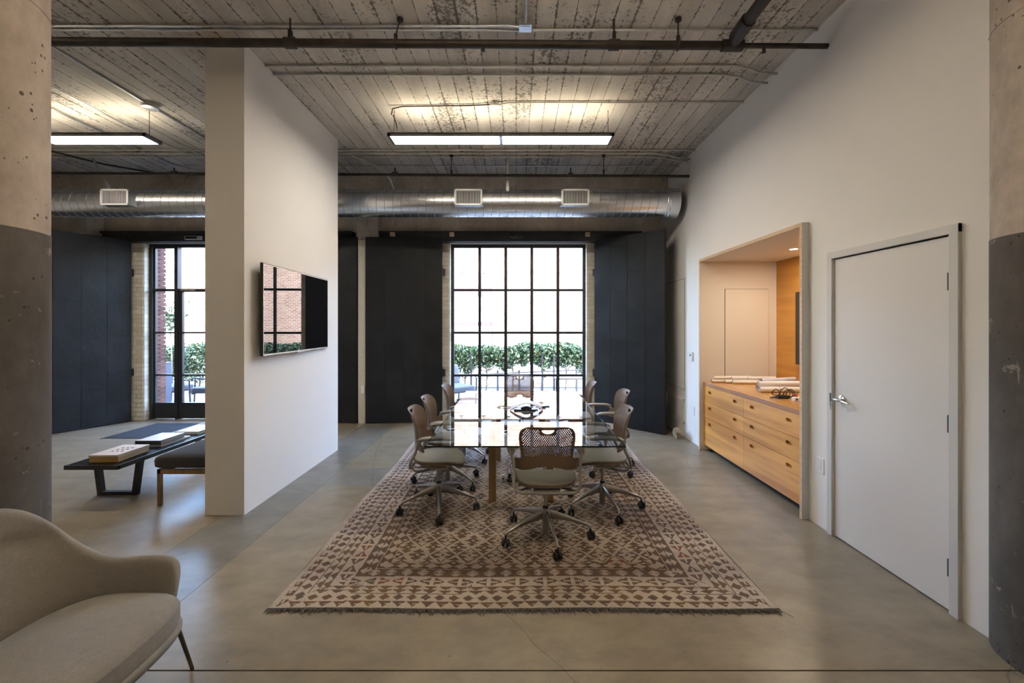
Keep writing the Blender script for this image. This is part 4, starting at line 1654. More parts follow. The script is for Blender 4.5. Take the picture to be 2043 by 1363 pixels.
MB().tube(spline([(0, 0, .06), (-.05, -.03, .05), (-.13, -.14, .008), (-.22, -.25, .003), (-.3, -.28, .003)], 24), .004, 6).build('cable', M['plastic_w'], o)
o = bevel(MB().box(-.02, .02, -.02, .02, 0, .075).build('white_plug', M['plastic_w'], None, 0), .006, 2)
o.location = (-.135, 4.40, .009)
tag(o, 'white plug block left of the power strip under the table', 'adapter')
MB().box(-.006, .006, -.0215, -.02, .03, .05).build('outlet', M['dark'], o, 0)

# ================================================================== TASK CHAIRS
def half_outline(right):
    """right side points from top centre down to bottom centre -> closed loop"""
    left = [(-x, z) for x, z in right[::-1] if abs(x) > 1e-6]
    return right + left


S_ = 1.0
def yb(z):
    zs = (.54, .58, .62, .68, .76, .84, .90)
    ys = (-.188, -.196, -.200, -.202, -.214, -.238, -.268)
    return float(np.interp(z, zs, ys))


def back_pt(x, z, off):
    k = abs(x) / .2
    y = yb(z) + .062 * k * k
    low = max(0.0, (.65 - z) / .1)
    y += low * .05 * max(0, k - .6)
    return (x, y + off, z)


def make_backrest(parent):
    top = spline([(0, .890), (.08, .8895), (.14, .884), (.178, .866), (.198, .835), (.2035, .79), (.198, .73), (.190, .68), (.187, .652)], 26)
    band = spline([(.192, .640), (.205, .634), (.232, .631)], 5)
    low = [(.238, .626), (.239, .60), (.238, .562)] + spline([(.230, .553), (.19, .550), (.13, .566), (.07, .588), (.0, .596)], 14)
    right = list(top) + list(band) + low
    outline = half_outline([(max(x, 0), z) for x, z in right])
    outline = outline[::-1]
    hd = [(-.045, .871)] + [(.045, .871)] + [(.045 * math.cos(a), .868 - .030 * math.sin(a)) for a in [PI * k / 12 for k in range(0, 13)]]
    holes = [hd]
    px_, pz_ = .0158, .0112
    r_h = .0040
    row_ = 0
    z = .655
    while z < .878:
        off = (row_ % 2) * px_ / 2
        wmax = float(np.interp(z, (.65, .68, .73, .79, .835, .866, .89), (.187, .190, .198, .2035, .198, .178, .10))) - .020
        i = -14
        while i <= 14:
            x = i * px_ + off
            i += 1
            if abs(x) > wmax:
                continue
            if z > .830 and abs(x) < .062:
                continue
            if z < .665 + .022 * math.cos(min(1, abs(x) / .1) * PI / 2):
                continue
            holes.append([(x + r_h * math.cos(R(60 * k)), z + r_h * math.sin(R(60 * k))) for k in range(6)])
        z += pz_
        row_ += 1
    st = []
    for i in range(-14, 15):
        for k in range(7):
            x, zz = i * px_ + .004, .575 + k * .0125
            if inside((x, zz), outline) and inside((x * 1.08, zz - .006), outline) and zz < .650:
                st.append((x, zz))
    vs, fs = thick_sheet(outline, holes, lambda x, z: back_pt(x, z, .003), lambda x, z: back_pt(x, z, -.003), st)
    o = finish('backrest', vs, fs, M['poly'], parent, 50)
    # rolled rim following the outline
    rim = MB().tube([back_pt(x * .992, z if z < .7 else z - .003, 0) for x, z in outline[::1]], .0052, 6, 0, True, True)
    rim.build('backrest_rim', M['poly'], o)
    return o


def disc(fn, nr=7, na=40):
    """grid disc -> verts, faces; fn(r, ang)->xyz"""
    vs = [fn(0, 0)]
    fs = []
    for i in range(1, nr + 1):
        for k in range(na):
            vs.append(fn(i / nr, 2 * PI * k / na))
    for k in range(na):
        fs.append((0, 1 + k, 1 + (k + 1) % na))
    for i in range(nr - 1):
        for k in range(na):
            a, b2 = 1 + i * na + k, 1 + i * na + (k + 1) % na
            fs.append((a, a + na, b2 + na, b2))
    return vs, fs


def seat_plan(r, a):
    c, s_ = math.cos(a), math.sin(a)
    p = 2.7
    k = (abs(c) ** p + abs(s_) ** p) ** (-1 / p)
    x = .232 * r * k * c
    y = .222 * r * k * s_ + .012
    if y < 0:
        x *= 1 - .10 * (y / .21) ** 2
    return x, y


def seat_z(x, y):
    t = max(0, (y - .10) / .13)
    u = max(0, (-y - .10) / .12)
    return .452 - .034 * t * t + .014 * u * u + .016 * (abs(x) / .232) ** 3


def make_chair():
    root = empty('task_chair', (0, 0, .009))
    make_backrest(root)
    vs, fs = disc(lambda r, a: (*seat_plan(r * .955, a), seat_z(*seat_plan(r * .955, a)) + .010 - .004 * r ** 6))
    n0 = len(vs)
    ring = [seat_plan(.965, 2 * PI * k / 40) for k in range(40)]
    vs += [(x, y, seat_z(x, y) - .002) for x, y in ring]
    st = 1 + 6 * 40
    fs += [(st + k, n0 + k, n0 + (k + 1) % 40, st + (k + 1) % 40) for k in range(40)]
    finish('seat_pad', vs, fs, M['pad'], root, 60)
    vs, fs = disc(lambda r, a: (*seat_plan(r, a), seat_z(*seat_plan(r, a)) - .0015))
    v2, f2 = disc(lambda r, a: (seat_plan(r, a)[0] * .985, seat_plan(r, a)[1] * .985, seat_z(*seat_plan(r, a)) - .024 - .012 * (1 - r * r)))
    n0 = len(vs)
    fs = fs + [tuple(i + n0 for i in f[::-1]) for f in f2]
    st = 1 + 6 * 40
    fs += [(st + k, n0 + st + k, n0 + st + (k + 1) % 40, st + (k + 1) % 40) for k in range(40)]
    finish('seat_shell', vs + v2, fs, M['poly'], root, 50)
    # bent tube frame
    path = [(-.243, -.135, .60), (-.244, -.150, .55), (-.243, -.185, .48), (-.235, -.195, .44), (-.205, -.200, .412), (-.15, -.205, .405),
            (.15, -.205, .405), (.205, -.200, .412), (.235, -.195, .44), (.243, -.185, .48), (.244, -.150, .55), (.243, -.135, .60)]
    fr_ = MB().tube(spline(path, 60), .0115, 10)
    for sx in (-1, 1):
        fr_.tube(spline([(sx * .238, -.190, .452), (sx * .222, -.16, .398), (sx * .18, -.09, .386), (sx * .10, -.03, .385)], 14), .0105, 8)
        fr_.box(sx * .20 - .012, sx * .20 + .012, -.19, .10, .414, .424)
    fr_.build('tube_frame', M['armgrey'], root)
    for sx in (-1, 1):
        a_ = MB()
        a_.tube(spline([(sx * .243, -.14, .585), (sx * .250, -.125, .63), (sx * .258, -.09, .660), (sx * .262, -.03, .673)], 12), [.013] * 12, 10)
        a_.build('arm', M['armgrey'], root)
        pth = [(sx * .262, -.125, .662), (sx * .262, -.085, .672), (sx * .264, -.03, .676), (sx * .266, .05, .678), (sx * .266, .115, .676), (sx * .265, .155, .668)]
        sp_ = spline(pth, 16)
        vs, fs = [], []
        for i, p_ in enumerate(sp_):
            e = math.sin(PI * min(1, max(0, (i + .6) / 16.2))) ** .35
            for k in range(12):
                an = 2 * PI * k / 12
                vs.append((p_[0] + math.cos(an) * .033 * e, p_[1], p_[2] + math.sin(an) * .017 * e))
        for i in range(15):
            for k in range(12):
                k2 = (k + 1) % 12
                fs.append((i * 12 + k, i * 12 + k2, (i + 1) * 12 + k2, (i + 1) * 12 + k))
        fs += [tuple(range(12))[::-1], tuple(15 * 12 + k for k in range(12))]
        finish('arm_pad', vs, fs, M['armgrey'], root, 60)
    mc = MB()
    mc.box(-.075, .075, -.11, .10, .378, .412)
    mc.box(-.055, .055, -.08, .08, .352, .380)
    mc.box(-.10, .10, -.14, -.10, .392, .404)
    mc.tube([(-.075, .02, .39), (-.17, .03, .388)], .006, 8)
    mc.tube([(.075, -.04, .39), (.16, -.04, .385)], .006, 8)
    bevel(mc.build('tilt_mechanism', M['alu'], root, 0), .004, 2)
    MB().lathe([(.0145, .22), (.0145, .30), (.022, .302), (.026, .355)], 0, 0, 16).build('gas_lift', M['alu'], root)
    bs = MB().lathe([(.024, .028), (.027, .032), (.027, .13), (.030, .135), (.036, .15), (.036, .20), (.030, .214), (.022, .216)], 0, 0, 20).build('star_base', M['alu'], root)
    MB().lathe([(.021, .214), (.024, .218), (.022, .232), (.016, .234)], 0, 0, 16).build('column_sleeve', M['black'], bs)
    # spokes and castors
    vs, fs = [], []
    stn = [(.020, .205, .034, .075), (.08, .193, .030, .062), (.18, .164, .026, .042), (.27, .132, .024, .027), (.315, .116, .022, .022), (.335, .104, .021, .021), (.343, .085, .020, .020)]
    nr_ = 8
    for i, (rr, zt, w, h) in enumerate(stn):
        tilt = 0 if i < 4 else (.35, .9, 1.35)[i - 4]
        for k in range(nr_):
            a = 2 * PI * k / nr_ + PI / 8
            cx_ = math.cos(a) * w / 2
            cz_ = math.sin(a) * h / 2
            if cz_ < 0:
                cx_ *= .62
            vs.append((cx_, rr + cz_ * math.sin(tilt), zt - h / 2 + cz_ * math.cos(tilt)))
    for i in range(len(stn) - 1):
        for k in range(nr_):
            k2 = (k + 1) % nr_
            fs.append((i * nr_ + k, i * nr_ + k2, (i + 1) * nr_ + k2, (i + 1) * nr_ + k))
    fs += [tuple(range(nr_))[::-1], tuple((len(stn) - 1) * nr_ + k for k in range(nr_))]
    cs_ = MB()
    Rw = .0285
    for sx in (-1, 1):
        cs_.lathe([(.004, sx * .008), (Rw - .004, sx * .008), (Rw, sx * .011), (Rw, sx * .022), (Rw - .005, sx * .0265), (.008, sx * .0275)], 0, .0, 20, 0, 'X', Rw)
    cs_.tube([(-.02, 0, Rw), (.02, 0, Rw)], .007, 8)
    hood = []
    for k in range(9):
        a = R(10 + 130 * k / 8)
        hood.append((0, math.cos(a) * (Rw + .004), Rw + math.sin(a) * (Rw + .004)))
    for p_, q_ in zip(hood[:-1], hood[1:]):
        cs_.bar(p_, q_, .016, .007, 0, (1, 0, 0))
    cs_.box(-.008, .008, -.012, .012, Rw, Rw + .034)
    cs_.tube([(0, .004, Rw + .03), (0, .004, .088)], .0065, 8)
    sm = lm = None
    for k in range(5):
        if k == 0:
            lg = finish('base_leg', vs, fs, M['alu'], bs, 50)
            ct = cs_.build('castor', M['black'], bs)
            ct.location = (0, .343, 0)
            sm, lm = ct, lg
        else:
            lg = lm.copy()
            COL.objects.link(lg)
            ct = sm.copy()
            COL.objects.link(ct)
        an = 2 * PI * k / 5
        lg.rotation_euler = (0, 0, an)
        ct.location = (-math.sin(an) * .343, math.cos(an) * .343, 0)
        ct.rotation_euler = (0, 0, an + (.4, 1.9, -.7, 2.6, .9)[k])
    return root


chair0 = make_chair()
index_children(chair0)
# x, y, heading of the sitter, world angle of one castor, label
chairs = [
    (.225, 3.275, 0, 280, 'brown mesh back task chair at the near end of the table, back to the camera'),
    (.050, 5.96, 180, 262, 'brown mesh back task chair at the far window end of the table'),
    (-.690, 3.79, -90, 281, 'brown task chair on the left side of the table nearest the camera'),
    (-.705, 4.37, -90, 180, 'middle one of the three brown task chairs on the left side of the table'),
    (-.640, 5.19, -91, 250, 'brown task chair on the left side of the table nearest the window'),
    (.765, 3.80, 90, 282, 'brown task chair on the right side of the table nearest the camera'),
    (1.005, 4.80, 91, 18, 'brown task chair on the right pulled furthest out from the table'),
    (.765, 5.50, 88, 300, 'brown task chair on the right side of the table nearest the window'),
]
for i, (x, y, hd_, ca_, lb) in enumerate(chairs):
    c = chair0 if i == 0 else copy_tree(chair0)
    c.location = (x, y, .009)
    c.rotation_euler = (0, 0, R(hd_))
    tag(c, lb, 'chair', 'task chairs around the glass table')
    for k in CH[c.name]:
        if k.name.startswith('star_base'):
            k.rotation_euler = (0, 0, R(ca_ - 90 - hd_))

# ================================================================== BENCH WITH BOOKS
bn = empty('slat_bench', (-3.82, 3.83, 0))
tag(bn, 'long low black slatted bench with stacks of books', 'bench')
BZ = .362
BL, BW = 1.84, .242
for i in range(12):
    x = -BW + .017 + i * (2 * BW - .034) / 11
    MB().box(x - .009, x + .009, .02, BL - .02, BZ - .034, BZ).build('slat', M['slat'], bn, 0)
for y in (.0, BL - .02):
    MB().box(-BW, BW, y, y + .02, BZ - .037, BZ + .001).build('end_rail', M['slat'], bn, 0)
for sx in (-1, 1):
    MB().box(min(sx * BW, sx * (BW - .014)), max(sx * BW, sx * (BW - .014)), .003, BL - .003, BZ - .037, BZ + .0005).build('side_rail', M['slat'], bn, 0)
for y in (.27, BL - .30):
    b_ = MB()
    b_.bar((-.205, y, BZ - .035), (-.165, y, .012), .045, .045, 0, (0, 1, 0))
    b_.bar((.205, y, BZ - .035), (.165, y, .012), .045, .045, 0, (0, 1, 0))
    b_.box(-.187, .187, y - .022, y + .022, 0, .032)
    b_.box(-BW + .014, BW - .014, y - .022, y + .022, BZ - .06, BZ - .034)
    b_.build('trestle_leg', M['slat'], bn, 0)


def book(x, y, z, w, l, h, rz, cover, label, group, page=(.62, .55, .44), dots=None):
    root = empty('book', (x, y, z), rz)
    tag(root, label, 'book', group)
    cm = mat('book_cover', cover, .45)
    t_ = .0025
    b_ = MB()
    b_.box(-w / 2, w / 2, -l / 2, l / 2, 0, t_)
    b_.box(-w / 2, w / 2, -l / 2, l / 2, h - t_, h)
    b_.box(-w / 2, w / 2, -l / 2, -l / 2 + t_, 0, h)
    b_.build('cover', cm, root, 0)
    MB().box(-w / 2 + .003, w / 2 - .003, -l / 2 + t_, l / 2 - .004, t_, h - t_).build('pages', mat('book_pages', page, .9, bump=(200, .3)), root, 0)
    if dots:
        d_ = MB()
        for i in range(3):
            for j in range(3):
                d_.lathe([(.013, 0), (.013, .0006)], -.03 + i * .045, -.05 + j * .055, 10, 0, 'Z', h)
        d_.build('cover_dots', M['dark'], root)
    return root


G1 = 'book stack on the near end of the bench'
zb = BZ + .001
book(-3.80, 4.10, zb, .25, .36, .030, R(3), (.55, .33, .10), 'orange bottom book of the stack at the near bench end', G1)
book(-3.80, 4.10, zb + .030, .255, .35, .020, R(2), (.50, .36, .16), 'tan middle book of the stack at the near bench end', G1)
book(-3.802, 4.10, zb + .050, .26, .36, .016, R(1), (.66, .58, .54), 'pale book with dark dots on top of the near stack', G1, dots=True)
G2 = 'book stack in the middle of the bench'
book(-3.80, 4.62, zb, .25, .40, .016, R(0), (.35, .35, .36), 'thin grey bottom book of the middle bench stack', G2, page=(.6, .58, .52))
book(-3.83, 4.60, zb + .016, .26, .34, .045, R(2), (.02, .02, .022), 'thick black book on top of the middle bench stack', G2, page=(.35, .34, .33))
MB().box(-3.955, -3.705, 4.435, 4.765, zb + .0612, zb + .0622).build('book_jacket', mat('white_jacket', (.70, .70, .72), .35), None, 0)
bj = bpy.data.objects['book_jacket']
tag(bj, 'white glossy jacket lying on the thick black book', 'book cover')
book(-3.80, 5.10, zb, .26, .36, .035, R(0), (.68, .65, .60), 'white book on the far end of the bench', None, page=(.30, .28, .22))

# ================================================================== DARK LOUNGE SEAT
ls = empty('lounge_seat', (-2.97, 3.86, 0))
tag(ls, 'dark grey cushioned lounge seat on wooden legs beside the partition', 'chair')
b_ = MB()
b_.box(-.255, .29, -.03, .0, .287, .330)
b_.box(-.255, .29, .56, .59, .287, .330)
b_.box(-.255, -.225, -.03, .59, .287, .330)
b_.box(.26, .29, -.03, .59, .287, .330)
b_.build('seat_frame', M['brass_wood'], ls, 0)
for x in (-.24, .275):
    for y in (-.015, .575):
        bevel(MB().box(x - .016, x + .016, y - .016, y + .016, 0, .290).build('leg', M['brass_wood'], ls, 0), .002, 1)


def cushion(name, x0, x1, y0, y1, z0, z1, m, parent, puff=.02, r=.035):
    bm = bmesh.new()
    bmesh.ops.create_cube(bm, size=1)
    bmesh.ops.subdivide_edges(bm, edges=bm.edges[:], cuts=9, use_grid_fill=True)
    cx_, cy_, cz_ = (x0 + x1) / 2, (y0 + y1) / 2, (z0 + z1) / 2
    hx_, hy_, hz_ = (x1 - x0) / 2, (y1 - y0) / 2, (z1 - z0) / 2
    for v in bm.verts:
        p = Vector((v.co.x * 2 * hx_, v.co.y * 2 * hy_, v.co.z * 2 * hz_))
        q = Vector((max(-hx_ + r, min(hx_ - r, p.x)), max(-hy_ + r, min(hy_ - r, p.y)), max(-hz_ + r, min(hz_ - r, p.z))))
        d = p - q
        if d.length > 1e-6:
            p = q + d.normalized() * min(r, d.length)
        k = (1 - (p.x / hx_) ** 2) * (1 - (p.y / hy_) ** 2)
        p.z += math.copysign(max(0, k) * puff, p.z) if abs(p.z) > hz_ * .5 else 0
        v.co = p + Vector((cx_, cy_, cz_))
    for f in bm.faces:
        f.smooth = True
    me = bpy.data.meshes.new(name)
    bm.to_mesh(me)
    bm.free()
    me.materials.append(m)
    o = bpy.data.objects.new(name, me)
    COL.objects.link(o)
    o.parent = parent
    return o


cushion('seat_cushion', -.285, .295, -.05, .61, .332, .455, M['darkfab'], ls, .012, .045)
bk = cushion('back_cushion', .165, .295, -.03, .60, .44, .64, M['darkfab'], ls, .0, .05)
MB().tube([(-.27, -.047, .41), (.29, -.047, .41)], .003, 5).build('piping', M['darkfab'], bpy.data.objects['seat_cushion'])

# ================================================================== UPHOLSTERED ARMCHAIR
ac = empty('armchair', (-1.86, 1.60, 0))
tag(ac, 'oatmeal wool armchair with low curved arms in the near left corner', 'chair')
# plan path of the inner wall, from the far arm tip round the back to the near arm tip (forward = +x)
ctrl = [(.295, .335), (.20, .328), (.05, .288), (-.05, .245), (-.115, .15), (-.135, .0)]
ctrl = ctrl + [(x, -y) for x, y in ctrl[-2::-1]]
NSEC = 60
path = spline(ctrl, NSEC)
hts = [(.0, .535), (.10, .552), (.20, .562), (.26, .585), (.3, .640), (.35, .765), (.4, .868), (.5, .895)]
def h_at(t):
    t = t if t <= .5 else 1 - t
    return float(np.interp(t, [a for a, _ in hts], [b2 for _, b2 in hts]))


hsm = [h_at(i / (NSEC - 1)) for i in range(NSEC)]
for _ in range(3):
    hsm = [hsm[0]] + [(hsm[i - 1] + 2 * hsm[i] + hsm[i + 1]) / 4 for i in range(1, NSEC - 1)] + [hsm[-1]]
vs, fs = [], []
NP = 30
for i, (x, y) in enumerate(path):
    a = np.array(path[max(i - 1, 0)])
    b2 = np.array(path[min(i + 1, NSEC - 1)])
    t = (b2 - a) / np.linalg.norm(b2 - a)
    nrm = np.array((t[1], -t[0]))       # outward
    if np.dot(nrm, (x - .12, y)) < 0:
        nrm = -nrm
    f = i / (NSEC - 1)
    bk_ = max(0, 1 - abs(f - .5) / .3)
    bk_ = bk_ * bk_ * (3 - 2 * bk_)
    lean = .035 + .095 * bk_
    th = .062 + .018 * bk_
    ht = hsm[i]
    edge = min(f, 1 - f) * (NSEC - 1)
    tip = 1.0
    if edge < 5:
        u_ = edge / 5
        tip = math.sqrt(max(0, 1 - (1 - u_) ** 2))
        ht = .40 + (ht - .40) * (.45 + .55 * tip)
        th *= .45 + .55 * tip
    zb_ = .265 + .02 * bk_
    for k in range(NP):
        if k < 9:                       # outer going up
            q = k / 9
            zz = zb_ + (ht - th / 2 - zb_) * q
            off = th + lean * q ** 1.2 - .035 * (1 - q) ** 2
        elif k < 13:                    # rounded top
            an = PI * (k - 8.5) / 4.5
            q = 1
            zz = ht - th / 2 + math.sin(an) * th / 2
            off = lean + th / 2 + math.cos(an) * th / 2
        else:                           # inner going down
            q = 1 - (k - 13) / 16
            zz = zb_ + (ht - th / 2 - zb_) * q
            off = lean * q ** 1.2 - .012 * math.sin(PI * q) * bk_
            tuft = math.exp(-((zz - (.715)) / .022) ** 2) * .045 * max(0, 1 - abs(f - .5) / .17) ** .6
            off += tuft
        vs.append((x + nrm[0] * off, y + nrm[1] * off, zz))
for i in range(NSEC - 1):
    for k in range(NP - 1):
        fs.append((i * NP + k, i * NP + k + 1, (i + 1) * NP + k + 1, (i + 1) * NP + k))
    fs.append((i * NP + NP - 1, i * NP, (i + 1) * NP, (i + 1) * NP + NP - 1))
fs += [tuple(range(NP)), tuple((NSEC - 1) * NP + k for k in range(NP))[::-1]]
sh = finish('shell', vs, fs, M['sofa'], ac, 80)
md = sh.modifiers.new('smooth', 'SUBSURF')
md.levels = 1
md.render_levels = 1
# seams on the shell where arm meets back
for t_i in (18, NSEC - 19):
    sv = [Vector(vs[t_i * NP + k]) for k in range(13, NP - 3)]
    MB().tube(sv, .0016, 5).build('seam', M['sofa'], ac)
# seat cushion
def cush_plan(r, a):
    c, s_ = math.cos(a), math.sin(a)
    p = 5.0 if c > 0 else 3.4
    k = (abs(c) ** p + abs(s_) ** p) ** (-1 / p)
    x, y = .268 * r * k * c, .325 * r * k * s_
    if x < 0:
        y *= 1 - .28 * (x / .255) ** 2
        x *= .95
    else:
        x += .035 * (1 - (y / .33) ** 2) * (x / .255)
    return x + .132, y * 1.02


vs, fs = [], []
na = 56
ringz = [(0, .462), (.3, .460), (.55, .455), (.75, .446), (.88, .434), (.95, .422), (.985, .408), (1.0, .390), (1.0, .350), (.992, .330), (.97, .320), (.88, .316), (.5, .315), (0, .315)]
vs.append((.125, 0, .475))
for r__, z in ringz[1:-1]:
    for k in range(na):
        x, y = cush_plan(r__, 2 * PI * k / na)
        vs.append((x, y, z - .02 * max(0, (.05 - x) / .2) ** 2))
for k in range(na):
    fs.append((0, 1 + k, 1 + (k + 1) % na))
for i in range(len(ringz) - 3):
    for k in range(na):
        a, b2 = 1 + i * na + k, 1 + i * na + (k + 1) % na
        fs.append((a, a + na, b2 + na, b2))
l0 = 1 + (len(ringz) - 3) * na
vs.append((.125, 0, .31))
for k in range(na):
    fs.append((len(vs) - 1, l0 + (k + 1) % na, l0 + k))
sc_ = finish('seat_cushion', vs, fs, M['sofa'], ac, 80)
MB().tube([(cush_plan(.992, 2 * PI * k / 48)[0], cush_plan(.992, 2 * PI * k / 48)[1], .400) for k in range(48)], .0022, 5, 0, True, True).build('welt_seam', M['sofa'], sc_)
# under-shell (bowl)
vs, fs = [], []
rz_ = [(1.01, .330), (1.025, .312), (1.0, .288), (.88, .262), (.6, .245), (.3, .240)]
for r__, z in rz_:
    for k in range(na):
        x, y = cush_plan(r__, 2 * PI * k / na)
        vs.append((x, y, z))
for i in range(len(rz_) - 1):
    for k in range(na):
        k2 = (k + 1) % na
        fs.append((i * na + k, (i + 1) * na + k, (i + 1) * na + k2, i * na + k2))
fs += [tuple(range(na)), tuple((len(rz_) - 1) * na + k for k in range(na))[::-1]]
finish('seat_base', vs, fs, M['sofa'], ac, 80)
M['legmetal'] = mat('bronze_metal_leg', (.10, .085, .065), .35, metal=.8)
for (x0, y0, x1, y1) in ((.325, .318, .333, .412), (.325, -.318, .333, -.412), (-.10, .20, -.16, .30), (-.10, -.20, -.16, -.30)):
    MB().tube([(x0, y0, .30), (x1, y1, 0.0)], [.0095, .0075], 10).build('leg', M['legmetal'], ac)

# ================================================================== OUTSIDE
gd = structure(MB().box(-30, 30, 7.62, 12.2, -.25, -.03).build('patio', M['patio'], None, 0))
st = structure(MB().box(-45, 30, 12.2, 48, -.3, -.06).build('street', M['street'], None, 0))
# brick building across
bl = empty('brick_building', (-1, 20.5, 0))
tag(bl, 'long sunlit red brick building across the street', 'building')
MB().box(-14.8, 20, -.5, 6, -.06, 6.1).build('wall', M['farbrick'], bl, 0)
w_ = empty('dummy', (0, 0, 0))
bpy.data.objects.remove(w_)
b_ = MB()
x0, x1 = -2.95 + 1, -1.16 + 1
b_.box(x0 - .04, x1 + .04, -.56, -.499, 3.02, 3.52)
b_.build('lintel', mat('rose_painted_steel', (.040, .018, .018), .6), bl, 0)
MB().box(x1, x1 + .06, -.55, -.499, -.06, 3.30).build('jamb', mat('rose_brick', (.040, .022, .020), .8), bl, 0)
MB().box(x0, x1, -.51, -.499, -.06, 3.30).build('infill_panel', mat('white_render', (.34, .33, .32), .8), bl, 0)
MB().box(x0, x1, -.515, -.505, 1.62, 1.80).build('band_course', mat('rose_band', (.045, .020, .018), .8), bl, 0)
M['anchor'] = mat('anchor_iron', (.02, .018, .017), .7)
for px, py in ((921, 545), (965, 545), (1014, 543), (1060, 542), (1115, 542), (1160, 542), (1080, 571)):
    p = at(px, py, 20)
    a_ = MB().box(p.x + 1 - .10, p.x + 1 + .10, -.55, -.499, p.z - .02, p.z + .01)
    a_.box(p.x + 1 - .015, p.x + 1 + .015, -.56, -.499, p.z, p.z + .14)
    a_.build('wall_anchor', M['anchor'], bl, 0)
# picket fence in front of the opening
pf = empty('picket_fence', (-2.05, 18.8, 0))
tag(pf, 'thin picket fence before the white panel of the brick building', 'fence')
for i in range(13):
    x = -.85 + i * .14
    MB().box(x - .012, x + .012, -.012, .012, -.06, 2.02).build('picket', M['anchor'], pf, 0)
for z in (.25, 1.70):
    MB().box(-.9, .9, -.02, .02, z - .02, z + .02).build('fence_rail', M['anchor'], pf, 0)
# pale building and corrugated fence at far left
pbd = empty('pale_building', (-27, 34, 0))
tag(pbd, 'pale flat roofed building far beyond the garden door', 'building')
MB().box(-12, 11, 0, 5, -.06, 5.95).build('wall', mat('pale_stucco', (.70, .68, .62), .9), pbd, 0)
MB().box(-12.1, 11.1, -.1, 5.1, 5.95, 6.15).build('roof_edge', mat('roof_coping', (.48, .46, .43), .8), pbd, 0)
gf = empty('metal_gate', (-17.6, 21.8, 0))
tag(gf, 'white vertical slat gate left of the brick building', 'gate')
for i in range(16):
    MB().box(-1.6 + i * .2, -1.6 + i * .2 + .10, -.02, .02, -.06, 2.9 + (i % 2) * .05).build('slat', M['white'], gf, 0)
for z in (.4, 2.2):
    MB().box(-1.65, 1.65, .02, .06, z, z + .08).build('gate_rail', M['anchor'], gf, 0)

# hedge on a railing
s = NT('hedge_leaf')
rn = s.n('ShaderNodeNewGeometry').outputs['Random Per Island']
lc = s.ramp(rn, [(0., (.012, .030, .014)), (.5, (.020, .048, .020)), (.85, (.04, .075, .028)), (1., (.10, .10, .04))])
M['leaf'] = s.out(color=lc, rough=.5, spec=.4)
s.b.inputs['Transmission Weight'].default_value = 0
M['bark'] = mat('grey_brown_bark', (.14, .11, .085), .9, bump=(40, .6))


def leaves(nl, fn, size, seed):
    rs_ = np.random.RandomState(seed)
    P0 = np.array([fn(rs_) for _ in range(nl)])
    d = rs_.randn(nl, 3)
    d /= np.linalg.norm(d, axis=1)[:, None]
    e = np.cross(d, rs_.randn(nl, 3))
    e /= np.linalg.norm(e, axis=1)[:, None]
    sz = (size * (.6 + .8 * rs_.rand(nl)))[:, None]
    nrm_ = np.cross(d, e)
    A = P0 - d * sz
    B = P0 + e * sz * .45 + nrm_ * sz * .12
    C = P0 + d * sz
    D = P0 - e * sz * .45 + nrm_ * sz * .12
    co_ = np.stack([A, B, C, D], 1).reshape(-1, 3)
    return co_


def leaf_object(name, co_, parent, label=None):
    n_ = len(co_) // 4
    me_ = bpy.data.meshes.new(name)
    me_.vertices.add(len(co_))
    me_.vertices.foreach_set('co', co_.astype(np.float32).ravel())
    ids = np.arange(len(co_)).reshape(-1, 4)
    tri = np.concatenate([ids[:, [0, 1, 2]], ids[:, [0, 2, 3]]], 1).reshape(-1)
    me_.loops.add(len(tri))
    me_.loops.foreach_set('vertex_index', tri.astype(np.int32))
    me_.polygons.add(len(tri) // 3)
    me_.polygons.foreach_set('loop_start', np.arange(0, len(tri), 3, dtype=np.int32))
    me_.polygons.foreach_set('loop_total', np.full(len(tri) // 3, 3, np.int32))
    me_.update(calc_edges=True)
    me_.materials.append(M['leaf'])
    o = bpy.data.objects.new(name, me_)
    COL.objects.link(o)
    o.parent = parent
    tag(o, kind='stuff')
    return o


def hedge(cx, x0, x1, nl, label, seed, low=.55, thin=False):
    root = empty('hedge', (cx, 10.9, -.03))
    tag(root, label, 'hedge')
    def fn(rs_):
        x = rs_.uniform(x0, x1)
        top = 1.10 + .05 * math.sin(x * 2.3) + .035 * math.sin(x * 6.1) + rs_.rand() * .05
        lo_ = low - .03 + .06 * math.sin(x * 1.7 + 1) + .06 * math.sin(x * 6.3) + .05 * math.sin(x * 13.1 + 2)
        z = lo_ + (top - lo_) * (rs_.rand() ** .62)
        return (x - cx, rs_.normal(0, .20 if not thin else .26), z + .03)
    leaf_object('foliage', leaves(nl, fn, .042, seed), root)
    r2 = random.Random(seed)
    x = x0 + .2
    while x < x1:
        b2_ = MB()
        px_, py_ = x - cx, r2.uniform(-.1, .1)
        b2_.tube([(px_, py_, 0), (px_ + .03, py_, .35), (px_ - .02, py_, .8)], [.022, .018, .012], 6)
        for k in range(11):
            z_ = r2.uniform(.08, .6)
            dx_ = r2.uniform(-.55, .55)
            b2_.tube(spline([(px_, py_, z_), (px_ + dx_ * .5, py_ + r2.uniform(-.15, .15), z_ + r2.uniform(.0, .2)), (px_ + dx_, py_ + r2.uniform(-.2, .2), z_ + r2.uniform(.15, .5))], 6), [.010, .009, .008, .006, .005, .003], 5)
        b2_.build('stem', M['bark'], root)
        x += r2.uniform(.5, .8)
    return root


hedge(.2, -3.4, 4.2, 34000, 'leafy green hedge with bare lower stems outside the big window', 11)
hedge(-8.0, -12.5, -3.6, 30000, 'leafy green hedge outside the garden door', 12, .25, True)
